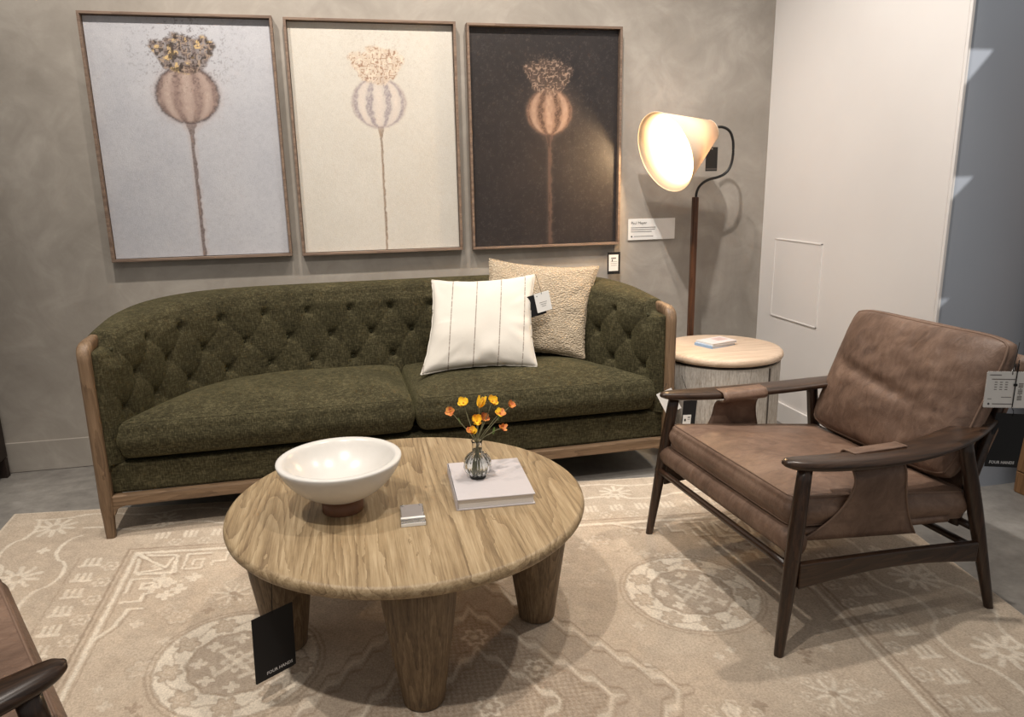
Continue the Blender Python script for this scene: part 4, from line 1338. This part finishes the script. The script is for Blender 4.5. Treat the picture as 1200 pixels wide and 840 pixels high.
def make_chair(label, with_tags=False):
    ch = thing('lounge_armchair', label, 'armchair')
    # legs
    for sg in (-1, 1):
        f_bot, f_top = (-0.420, sg * 0.431, 0.0), (-0.345, sg * 0.394, 0.592)
        r_bot, r_top = (0.415, sg * 0.431, 0.0), (0.285, sg * 0.372, 0.596)
        for bot, topp in ((f_bot, f_top), (r_bot, r_top)):
            b_, t_ = np.array(bot), np.array(topp)
            pts = [b_, b_ + (t_ - b_) * 0.015, b_ + (t_ - b_) * 0.3, b_ + (t_ - b_) * 0.62, t_]
            mesh_obj('leg', sweep_bm(pts, [0.011, 0.0145, 0.0195, 0.0235, 0.021], 18, n=24, power=2.3), M_WAL, ch)
        # arched side stretcher
        n = 24
        bm = bmesh.new()
        R_ = []
        for i in range(n + 1):
            f_ = i / n
            x = -0.368 + f_ * (0.330 + 0.368)
            zt = 0.300 - 0.045 * f_ + 0.004 * sin(pi * f_)
            zb = 0.215 - 0.030 * f_ + 0.028 * sin(pi * f_)
            y_ = sg * 0.423
            R_.append([bm.verts.new((x, y_ + sg * 0.012, zb)), bm.verts.new((x, y_ + sg * 0.012, zt)), bm.verts.new((x, y_ - sg * 0.012, zt)), bm.verts.new((x, y_ - sg * 0.012, zb))])
        for A, B in zip(R_[:-1], R_[1:]):
            for i in range(4):
                j = (i + 1) % 4
                bm.faces.new((A[i], A[j], B[j], B[i]))
        bm.faces.new(R_[0]); bm.faces.new(R_[-1])
        mesh_obj('side_stretcher', bm, M_WAL_X, ch, smooth=False, bev=0.005)
        # sculpted arm
        path = [(-0.412, sg * 0.372, 0.612), (-0.396, sg * 0.378, 0.610), (-0.35, sg * 0.386, 0.604), (-0.22, sg * 0.392, 0.594), (-0.05, sg * 0.391, 0.589), (0.12, sg * 0.376, 0.592), (0.28, sg * 0.346, 0.603), (0.42, sg * 0.305, 0.620), (0.54, sg * 0.262, 0.640), (0.555, sg * 0.256, 0.643)]
        rad = [(0.006, 0.005), (0.024, 0.013), (0.037, 0.017), (0.051, 0.018), (0.060, 0.017), (0.062, 0.016), (0.058, 0.015), (0.046, 0.014), (0.022, 0.012), (0.005, 0.004)]
        mesh_obj('arm', sweep_bm(path, rad, 24, n=64, power=2.7), M_WAL_X, ch)
    # front rod, rear rods, front roll, rear bar
    mesh_obj('front_rod', sweep_bm([(-0.392, -0.425, 0.285), (-0.392, 0.0, 0.285), (-0.392, 0.425, 0.285)], [0.013] * 3, 14, n=9), M_WAL_Y, ch)
    for z_, x_ in ((0.215, 0.352), (0.285, 0.350)):
        mesh_obj('rear_rod', sweep_bm([(x_, -0.41, z_), (x_, 0.0, z_), (x_, 0.41, z_)], [0.013] * 3, 14, n=9), M_WAL_Y, ch)
    # leather sling: front roll, hammock under the seat, side flaps over the arms, back panel
    # leather sling: front roll, hammock under the seat, side flaps over the arms, back panel
    mesh_obj('front_roll', sweep_bm([(-0.362, -0.405, 0.352), (-0.362, 0.0, 0.350), (-0.362, 0.405, 0.352)], [(0.036, 0.042)] * 3, 18, n=13, up=(0, 0, 1)), M_LEATHER, ch)
    nn_ = 20
    a_, b_ = np.meshgrid(np.linspace(0, 1, nn_), np.linspace(-1, 1, nn_), indexing='ij')
    X0 = -0.355 + 0.60 * a_
    Z0 = 0.385 - 0.045 * a_
    Pt = np.stack([X0, b_ * 0.383, Z0 - 0.012 * np.cos(b_ * pi / 2)], -1)
    Pb = Pt.copy(); Pb[..., 2] -= 0.022
    ring = np.stack([Pt, Pb])
    sl = grid_obj('sling_base', Pt, M_LEATHER, ch)
    md = sl.modifiers.new('thickness', 'SOLIDIFY'); md.thickness = 0.02; md.offset = -1
    for sg in (-1, 1):
        # flap: flared at the seat, parallel-sided above, folded round the inner edge of the arm
        n1, n2 = 40, 16
        sec = catmull([(0.384, -0.03), (0.392, 0.05), (0.396, 0.12), (0.394, 0.17), (0.372, 0.199), (0.338, 0.207), (0.3215, 0.222), (0.332, 0.242), (0.352, 0.2455), (0.385, 0.2470)], n1)
        Pf = np.zeros((n1, n2, 3))
        for i in range(n1):
            f_ = min(1.0, i / (n1 - 1) / 0.36)
            flare = (1 - f_) ** 2.8
            xa = -0.160 - 0.178 * flare; xb = 0.034 + 0.072 * flare
            for j in range(n2):
                x = xa + (xb - xa) * j / (n2 - 1)
                drop = -0.30 * (x + 0.17) * max(0.0, 1 - i / (n1 - 1) * 2.4) * 0.35
                Pf[i, j] = (x, sg * (sec[i, 0]), 0.362 + sec[i, 1] + drop)
        fo = grid_obj('sling_flap', Pf, M_LEATHER, ch)
        md = fo.modifiers.new('thickness', 'SOLIDIFY'); md.thickness = 0.005; md.offset = 0
        for j in (0, n2 - 1):
            mesh_obj('piping', sweep_bm(Pf[:, j] + np.array([0, sg * 0.002, 0.001]), [0.0035] * n1, 6), M_STITCH, fo)
    # seat cushion
    w_ = 0.378
    so = []
    for (cx_, cy_), a0 in (((-0.372 + 0.03, -w_ + 0.03), pi), ((0.33 - 0.03, -w_ + 0.03), 1.5 * pi), ((0.33 - 0.03, w_ - 0.03), 0), ((-0.372 + 0.03, w_ - 0.03), 0.5 * pi)):
        for k in range(6):
            an = a0 + (pi / 2) * k / 5
            so.append((cx_ + 0.03 * cos(an), cy_ + 0.03 * sin(an)))
    so = np.array(so)
    cl = np.concatenate([so, so[:1]])
    d_ = np.concatenate([[0], np.cumsum(np.linalg.norm(np.diff(cl, axis=0), axis=1))])
    s_ = np.linspace(0, d_[-1], 201)[:-1]
    so = np.stack([np.interp(s_, d_, cl[:, 0]), np.interp(s_, d_, cl[:, 1])], -1)
    Pc = cushion_mesh(so, 0.392, 0.492, 0.020, 0.030, 77, 0.007)
    # seat slopes down to the back
    tilt = -(Pc[..., 0] + 0.372) * 0.115
    Pc[..., 2] += tilt
    sc = grid_obj('seat_cushion', Pc, M_LEATHER, ch, closed_v=True)
    for rk, rr_ in ((20, 0.0035), (4, 0.0035)):
        rp = Pc[rk]
        mesh_obj('piping', sweep_bm(np.concatenate([rp[::2], rp[:1]]), [rr_] * (len(rp[::2]) + 1), 6, cap=False), M_STITCH, sc)
    # back cushion: box cushion leaning back
    n = 60
    a_, b_ = np.meshgrid(np.linspace(-1, 1, n), np.linspace(0, 1, n), indexing='ij')
    wid = 0.352 - 0.012 * (1 - b_)
    prof = (np.clip(1 - np.abs(a_) ** 3.2, 0, 1) ** 0.5) * (np.clip(1 - np.abs(2 * b_ - 1) ** 3.2, 0, 1) ** 0.5)
    base = np.array([0.290, 0.0, 0.435]); topv = np.array([0.478, 0.0, 0.905])
    up = topv - base; hgt = np.linalg.norm(up); up /= hgt
    nrm_ = np.array([-up[2], 0, up[0]])       # faces the sitter
    fold = 0.016 * np.exp(-((b_ - 0.46 - 0.10 * a_) / 0.05) ** 2) * np.clip(1.2 - np.abs(a_ - 0.25) * 1.2, 0, 1)
    wr = 0.016 * (vnoise(a_ * 1.4 + 5, b_ * 2.0 + 5, 2.0, 81) - 0.5) + 0.007 * (vnoise(a_ * 2 + b_ * 3 + 9, b_ * 3 - a_ + 9, 4.0, 82) - 0.5)
    edge_in = 0.020 * (1 - b_ * (1 - b_) * 4) 
    front = 0.062 * prof + (wr - fold) * prof
    backd = -0.052 * prof - 0.02 * prof * (1 - np.abs(2 * b_ - 1))
    sag = 0.010 * (1 - a_ ** 2)

    def sheet(dep):
        x = base[0] + up[0] * hgt * b_ + nrm_[0] * dep
        y = a_ * wid * (1 - 0.018 * np.sin(pi * b_) - 0.055 * np.abs(2 * b_ - 1) ** 7)
        z = base[2] + up[2] * hgt * b_ + nrm_[2] * dep - sag * b_ - 0.022 * np.abs(a_) ** 7 * (2 * b_ - 1)
        return np.stack([x, y, z], -1)
    Fs, Bs = sheet(front + 0.022), sheet(backd - 0.022)
    bc = grid_obj('back_cushion', Fs, M_LEATHER, ch)
    grid_obj('cushion_back_face', Bs, M_LEATHER, bc, flip=True)
    # boxing strip between the two faces, bulging, with piping on both seams
    def loop(S): return np.array([S[i, 0] for i in range(n)] + [S[-1, j] for j in range(1, n)] + [S[i, -1] for i in range(n - 2, -1, -1)] + [S[0, j] for j in range(n - 2, 0, -1)])
    Lf, Lb = loop(Fs), loop(Bs)
    cen = (Lf + Lb).mean(0) / 2
    out = (Lf + Lb) / 2 - cen; out[:, 1] *= 1.0
    out /= np.linalg.norm(out, axis=1)[:, None]
    strip = np.stack([Lf + (Lb - Lf) * f_ + out * 0.014 * sin(pi * f_) for f_ in np.linspace(0, 1, 9)])
    grid_obj('boxing', strip, M_LEATHER, bc, closed_v=True)
    for Lp in (Lf, Lb):
        pts = np.concatenate([Lp[::2], Lp[:1]])
        mesh_obj('piping', sweep_bm(pts, [0.0045] * len(pts), 6, cap=False), M_STITCH, bc)
    # leather back panel slung behind the cushion, with two uprights
    a2, b2 = np.meshgrid(np.linspace(-1, 1, 20), np.linspace(0, 1, 20), indexing='ij')
    Xb = base[0] + 0.105 + up[0] * hgt * (b2 * 1.05 - 0.12) + 0.01 * (1 - a2 ** 2)
    Zb = base[2] - 0.03 + up[2] * hgt * (b2 * 1.0 - 0.08)
    bp = grid_obj('back_panel', np.stack([Xb, a2 * 0.335, Zb], -1), M_LEATHER, ch)
    md = bp.modifiers.new('thickness', 'SOLIDIFY'); md.thickness = 0.006
    for sg in (-1, 1):
        mesh_obj('back_upright', sweep_bm([(0.335, sg * 0.325, 0.27), (0.43, sg * 0.318, 0.52), (0.545, sg * 0.30, 0.80)], [0.017, 0.018, 0.014], 14, n=12), M_WAL, ch)
    mesh_obj('back_top_rod', sweep_bm([(0.545, -0.31, 0.80), (0.55, 0, 0.80), (0.545, 0.31, 0.80)], [0.013] * 3, 12, n=9), M_WAL_Y, ch)
    return ch


CH1 = make_chair('brown leather lounge armchair with dark wooden arms, whole, right of the coffee table')
CH1.location = (1.601, 2.249, 0.0098)
CH1.rotation_euler = (0, 0, radians(4.39))


def dup(root, label):
    r = root.copy(); COL.objects.link(r)
    r['label'] = label
    for c_ in list(root.children):
        d_ = c_.copy(); COL.objects.link(d_); d_.parent = r
        for g_ in list(c_.children):
            e_ = g_.copy(); COL.objects.link(e_); e_.parent = d_
    return r


CH2 = dup(CH1, 'brown leather lounge armchair cut off at the lower left corner')
CH1['group'] = CH2['group'] = 'leather lounge armchairs'
CH2.location = (-1.090, 1.444, 0.0098)
CH2.rotation_euler = (0, 0, radians(180 + 29.5))
for c_ in CH2.children:          # its loose cushion has slid forward a little
    if c_.name.startswith('seat_cushion'): c_.location.x -= 0.026

# tags on the armchair
tg, M_ = hang_tag('swatch_tag', 'white swatch card with pinked edges hanging on the right armchair', (2.062, 1.90, 0.822), 0.150, 0.118, (-0.35, -1, 0), 0, M_PAPER, (2.100, 1.926, 0.912))
bm = bmesh.new()
nt = 26
for i in range(nt):
    for sy in (0.0008, -0.1188):
        x = -0.075 + 0.150 * (i + 0.5) / nt
        box_bm((0.003, 0.003, 0.001), (x, sy, 0), bm, Matrix.Rotation(pi / 4, 4, 'Z'))
for i in range(20):
    box_bm((0.003, 0.003, 0.001), (-0.0755, -0.118 * (i + 0.5) / 20, 0), bm, Matrix.Rotation(pi / 4, 4, 'Z'))
o = mesh_obj('pinked_edge', bm, M_PAPER, tg, smooth=False); o.matrix_local = M_
bm = bmesh.new()
for (a_, b_, w_, h_) in ((-0.05, -0.010, 0.035, 0.003), (-0.025, -0.024, 0.07, 0.003), (-0.01, -0.084, 0.03, 0.002), (-0.02, -0.107, 0.06, 0.003), (-0.06, -0.09, 0.012, 0.002)):
    box_bm((w_, h_, 0.0005), (a_, b_, 0.0009), bm)
for r_ in range(4):
    for c_ in range(3):
        box_bm((0.008, 0.0025, 0.0005), (-0.046 + 0.016 * c_, -0.034 - 0.008 * r_, 0.0009), bm)
for r_ in range(14):
    box_bm((0.003 if r_ % 5 == 4 else 0.014, 0.0024, 0.0005), (0.030, -0.038 - 0.0042 * r_, 0.0009), bm)
o = mesh_obj('text_lines', bm, M_INK, tg, smooth=False); o.matrix_local = M_
o = mesh_obj('logo_mark', slab_bm([(-0.057, -0.107), (-0.061, -0.103), (-0.065, -0.107), (-0.061, -0.111)], 0.0006, 0.0012), M_INKD, tg, smooth=False); o.matrix_local = M_
o = mesh_obj('cord_bead', box_bm((0.011, 0.008, 0.004), (0.012, -0.042, 0.003)), M_STRING, tg, smooth=False, bev=0.001); o.matrix_local = M_
o = mesh_obj('cord', sweep_bm([(0.013, 0.04, 0.003), (0.012, -0.03, 0.003), (0.012, -0.117, 0.002)], [0.0016] * 3, 6, n=6), M_STRING, tg); o.matrix_local = M_

tg, M_ = hang_tag('hang_tag', 'black maker tag with white lettering hanging behind the right armchair', (2.135, 1.945, 0.662), 0.118, 0.190, (-0.15, -1, 0), radians(-5), M_BLACK, (2.11, 1.955, 0.72))
text_obj('lettering', 'FOUR HANDS', 0.0145, M_ @ Matrix.Translation((-0.046, -0.178, 0.0012)), M_WHITEINK, tg, bold=0.0003)

# ------------------------------------------------------------------ side table
SX, SY, SH, SR = 1.905, 3.515, 0.575, 0.318
STB = thing('drum_side_table', 'round drum side table with pale oak top and grey striated body', 'table', (SX, SY, 0))
mesh_obj('tabletop', lathe_bm([(0, SH - 0.045), (SR - 0.02, SH - 0.045), (SR - 0.005, SH - 0.040), (SR, SH - 0.028), (SR - 0.002, SH - 0.014), (SR - 0.012, SH - 0.004), (SR - 0.03, SH), (0, SH)], 96), M_LTOP, STB)
mesh_obj('recess_ring', lathe_bm([(0, SH - 0.056), (SR - 0.022, SH - 0.056), (SR - 0.022, SH - 0.0445), (0, SH - 0.0445)], 72), M_GAP, STB)


def arc_panel(name, a0, a1, r0, r1, z0, z1, mat, n=48):
    bm = bmesh.new(); R_ = []
    for i in range(n + 1):
        a_ = a0 + (a1 - a0) * i / n
        R_.append([bm.verts.new((r_ * cos(a_), r_ * sin(a_), z_)) for r_, z_ in ((r0, z0), (r1, z0), (r1, z1), (r0, z1))])
    for A, B in zip(R_[:-1], R_[1:]):
        for i in range(4):
            j = (i + 1) % 4
            bm.faces.new((A[i], A[j], B[j], B[i]))
    bm.faces.new(R_[0]); bm.faces.new(R_[-1][::-1])
    return mesh_obj(name, bm, mat, STB, smooth=False)


ga = radians(-66)
gw = 0.012
arc_panel('drum_body', ga + gw, ga + 2 * pi - radians(100) - gw, SR - 0.03, SR - 0.012, 0.02, SH - 0.057, M_STRI, 96)
d_ = arc_panel('door', ga - radians(100) + gw, ga - gw, SR - 0.03, SR - 0.012, 0.02, SH - 0.057, M_STRI, 48)
mesh_obj('inner_core', lathe_bm([(0, 0.02), (SR - 0.031, 0.02), (SR - 0.031, SH - 0.057), (0, SH - 0.057)], 72), M_GAP, STB)
o = mesh_obj('door_pull', box_bm((0.010, 0.010, SH - 0.09), (0, 0, (SH - 0.09) / 2 + 0.025)), M_GAP, STB, smooth=False); 
o.location = ((SR - 0.014) * cos(ga), (SR - 0.014) * sin(ga), 0); o.rotation_euler = (0, 0, ga)
mesh_obj('plinth', lathe_bm([(0, 0), (SR - 0.04, 0), (SR - 0.04, 0.021), (0, 0.021)], 64), M_GAP, STB)

# booklets on the side table
for (z_, mt, lab, dx, rot, hh_) in ((SH, M_BLUECOV, 'pale blue booklet on the drum table, lower of the two', -0.004, 20, 0.014), (SH + 0.014, M_PALECOV, 'white and pink booklet on the drum table, upper of the two', 0.006, 17, 0.012)):
    bo_ = thing('booklet', lab, 'book', (SX - 0.015 + dx, SY + 0.03, z_), radians(rot), 'booklets on the drum table')
    mesh_obj('pages', box_bm((0.168, 0.118, hh_ - 0.003), (0.002, 0, hh_ / 2)), M_PAGES, bo_, smooth=False)
    mesh_obj('front_cover', box_bm((0.175, 0.125, 0.0015), (0, 0, hh_ - 0.00075)), mt if mt is M_PALECOV else M_BLUECOV, bo_, smooth=False)
    mesh_obj('back_cover', box_bm((0.175, 0.125, 0.0015), (0, 0, 0.00075)), mt, bo_, smooth=False)
    mesh_obj('spine', box_bm((0.002, 0.125, hh_), (-0.0875, 0, hh_ / 2)), M_BLUECOV if mt is M_BLUECOV else M_PAPER, bo_, smooth=False)
    if mt is M_PALECOV:
        mesh_obj('cover_print', box_bm((0.070, 0.060, 0.0006), (0.03, 0.012, hh_ + 0.0002)), m_plain('rose_print', srgb(206, 178, 172), 0.5, 0.2, 30), bo_, smooth=False)

# ------------------------------------------------------------------ floor lamp
LX, LY = 1.918, 3.905
LP = thing('floor_lamp', 'lit floor lamp with cream cone shade and curved black arm by the drum table', 'lamp', (LX, LY, 0))
mesh_obj('base', lathe_bm([(0, 0), (0.055, 0), (0.058, 0.003), (0.058, 0.014), (0.054, 0.018), (0, 0.018)], 48), M_METAL, LP)
mesh_obj('pole', box_bm((0.032, 0.032, 1.325), (0, 0, 0.018 + 1.325 / 2)), M_POLE, LP, smooth=False, bev=0.006)
armp = [(0.004, 0, 1.335), (0.006, 0, 1.365), (0.020, 0, 1.397), (0.048, 0, 1.422), (0.085, 0, 1.438), (0.128, 0, 1.447), (0.166, 0, 1.462), (0.196, 0, 1.490), (0.213, 0, 1.535), (0.217, 0, 1.59), (0.212, 0, 1.645), (0.194, 0, 1.688), (0.164, 0, 1.710), (0.128, 0, 1.716), (0.085, -0.01, 1.708)]
mesh_obj('arm', sweep_bm(armp, [0.0075] * len(armp), 12, n=70), M_METAL, LP)
# cone shade: axis from small end to the open mouth
ps = Vector((0.058, -0.035, 1.695)); pm = Vector((-0.240, -0.110, 1.580))
ax = (pm - ps).normalized()
Ls = (pm - ps).length
q = ax.to_track_quat('Z', 'Y').to_matrix().to_4x4(); q.translation = ps
bm = lathe_bm([(0.058, 0.0), (0.2165, Ls)], 72)
sh = mesh_obj('lamp_shade', bm, M_SHADE, LP)
sh.matrix_local = q
md = sh.modifiers.new('thickness', 'SOLIDIFY'); md.thickness = 0.002
cap = mesh_obj('shade_cap', lathe_bm([(0.014, -0.012), (0.030, -0.012), (0.046, -0.008), (0.058, 0.0), (0.056, 0.003), (0.014, 0.001)], 40), M_SHADE, LP)
cap.matrix_local = q
for zz_, rr_ in ((Ls, 0.2165), (0.0, 0.058)):
    pts = [(rr_ * cos(2 * pi * i / 64), rr_ * sin(2 * pi * i / 64), zz_) for i in range(65)]
    o = mesh_obj('shade_rim', sweep_bm(pts, [0.0022] * 65, 6, cap=False), M_SHADE, sh)
    o.matrix_local = Matrix.Identity(4)
o = mesh_obj('socket', lathe_bm([(0, -0.02), (0.016, -0.02), (0.018, 0.05), (0.014, 0.06), (0, 0.06)], 20), M_METAL, LP); o.matrix_local = q
o = mesh_obj('bulb', lathe_bm([(0, 0.055), (0.012, 0.06), (0.020, 0.075), (0.029, 0.095), (0.030, 0.11), (0.024, 0.127), (0.012, 0.137), (0, 0.14)], 24), M_BULB, LP); o.matrix_local = q
pd = bpy.data.lights.new('lamp_bulb_light', 'POINT')
pd.energy = 20; pd.color = (1.0, 0.72, 0.42); pd.shadow_soft_size = 0.03
po = bpy.data.objects.new('lamp_bulb_light', pd)
link(po, LP)
po.location = q @ Vector((0, 0, 0.235))

tg, M_ = hang_tag('hang_tag', 'charcoal tag hanging from the lamp shade on a thin string', (LX + 0.082, LY - 0.012, 1.609), 0.072, 0.128, (0.05, -1, 0), 0, M_GREYCARD, (LX + 0.074, LY - 0.030, 1.652))
o = mesh_obj('printed_band', box_bm((0.066, 0.008, 0.0006), (0, -0.117, 0.001)), M_INK, tg, smooth=False); o.matrix_local = M_
o = mesh_obj('eyelet', lathe_bm([(0.002, 0), (0.004, 0), (0.004, 0.001), (0.002, 0.001)], 12), M_PAPER, tg); o.matrix_local = M_ @ Matrix.Translation((0, -0.009, 0.0008))

# tag on the boucle pillow
tg, M_ = hang_tag('hang_tag', 'white paper tag over a black tag hanging on the oatmeal pillow', (0.930, 3.552, 0.905), 0.080, 0.098, (0.10, -1, 0.0), radians(12), M_PAPER, (0.915, 3.60, 0.99))
o = mesh_obj('back_card', box_bm((0.085, 0.108, 0.001), (-0.034, -0.058, -0.008)), M_BLACK, tg, smooth=False); o.matrix_local = M_
bm = bmesh.new()
for k in range(3): box_bm((0.04 - 0.008 * k, 0.002, 0.0005), (0.0, -0.05 - 0.010 * k, 0.0009), bm)
o = mesh_obj('text_lines', bm, M_INK, tg, smooth=False); o.matrix_local = M_
o = mesh_obj('logo_mark', slab_bm([(-0.024, -0.014), (-0.027, -0.018), (-0.030, -0.014), (-0.027, -0.010)], 0.0006, 0.0012), M_INKD, tg, smooth=False); o.matrix_local = M_

# tags by the right sofa post
tg, M_ = hang_tag('hang_tag', 'plain white tag hanging from the sofa end behind the armchair arm', (1.435, 3.178, 0.455), 0.078, 0.110, (-0.5, -1, 0), radians(28), M_PAPER, (1.452, 3.185, 0.49))
tg, M_ = hang_tag('price_tag', 'black price tag with white sticker beside the sofa end and drum table', (1.572, 3.17, 0.40), 0.075, 0.135, (0.1, -1, 0), radians(-4), M_BLACK, (1.535, 3.20, 0.52))
o = mesh_obj('sticker', box_bm((0.045, 0.055, 0.0008), (-0.010, -0.100, 0.0011)), M_PAPER, tg, smooth=False); o.matrix_local = M_
bm = bmesh.new()
box_bm((0.010, 0.012, 0.0005), (-0.020, -0.098, 0.0018), bm); box_bm((0.014, 0.004, 0.0005), (0.0, -0.085, 0.0018), bm); box_bm((0.014, 0.002, 0.0005), (0.0, -0.095, 0.0018), bm)
o = mesh_obj('printed_marks', bm, M_INKD, tg, smooth=False); o.matrix_local = M_

# ------------------------------------------------------------------ cut-off furniture at the edges
CB = thing('oak_cabinet', 'tall honey oak cabinet cut off at the right edge behind the armchair', 'cabinet', (2.965, 2.405, 0), radians(3))


def round_rect(w, d, r):
    oc = []
    for (cx_, cy_), a0 in (((r, r), pi), ((w - r, r), 1.5 * pi), ((w - r, d - r), 0), ((r, d - r), 0.5 * pi)):
        for k in range(7):
            an = a0 + (pi / 2) * k / 6
            oc.append((cx_ + r * cos(an), cy_ + r * sin(an)))
    return oc


mesh_obj('plinth', slab_bm(round_rect(0.70, 0.24, 0.03), 0.0, 0.10), M_CAB, CB, smooth=False, bev=0.004)
mesh_obj('carcass', slab_bm(round_rect(0.70, 0.24, 0.03), 0.104, 2.10), M_CAB, CB, smooth=False, bev=0.004)
for dx_ in (0.19, 0.51):
    dr = mesh_obj('door', box_bm((0.30, 0.016, 1.92), (dx_, -0.009, 1.10)), M_CAB, CB, smooth=False, bev=0.003)
    mesh_obj('handle', box_bm((0.012, 0.022, 0.16), (dx_ + (0.12 if dx_ < 0.3 else -0.12), -0.028, 1.05)), M_METAL, dr, smooth=False, bev=0.002)
LC = thing('dark_cabinet', 'espresso cabinet leg just showing at the left edge by the wall', 'cabinet', (-2.40, 3.72, 0))
mesh_obj('cabinet_body', box_bm((0.60, 0.40, 1.55), (0.30, 0.20, 0.10 + 0.775)), M_WALDARK, LC, smooth=False, bev=0.004)
for lx_ in (0.03, 0.585):
    for ly_ in (0.03, 0.37):
        mesh_obj('leg', box_bm((0.035, 0.035, 0.10), (lx_, ly_, 0.05)), M_WALDARK, LC, smooth=False)
for dx_ in (0.152, 0.448):
    dr = mesh_obj('door', box_bm((0.286, 0.018, 1.49), (dx_, -0.010, 0.875)), M_WALDARK, LC, smooth=False, bev=0.002)
    mesh_obj('handle', box_bm((0.012, 0.02, 0.14), (dx_ + (0.10 if dx_ < 0.3 else -0.10), -0.028, 0.95)), M_METAL, dr, smooth=False, bev=0.002)
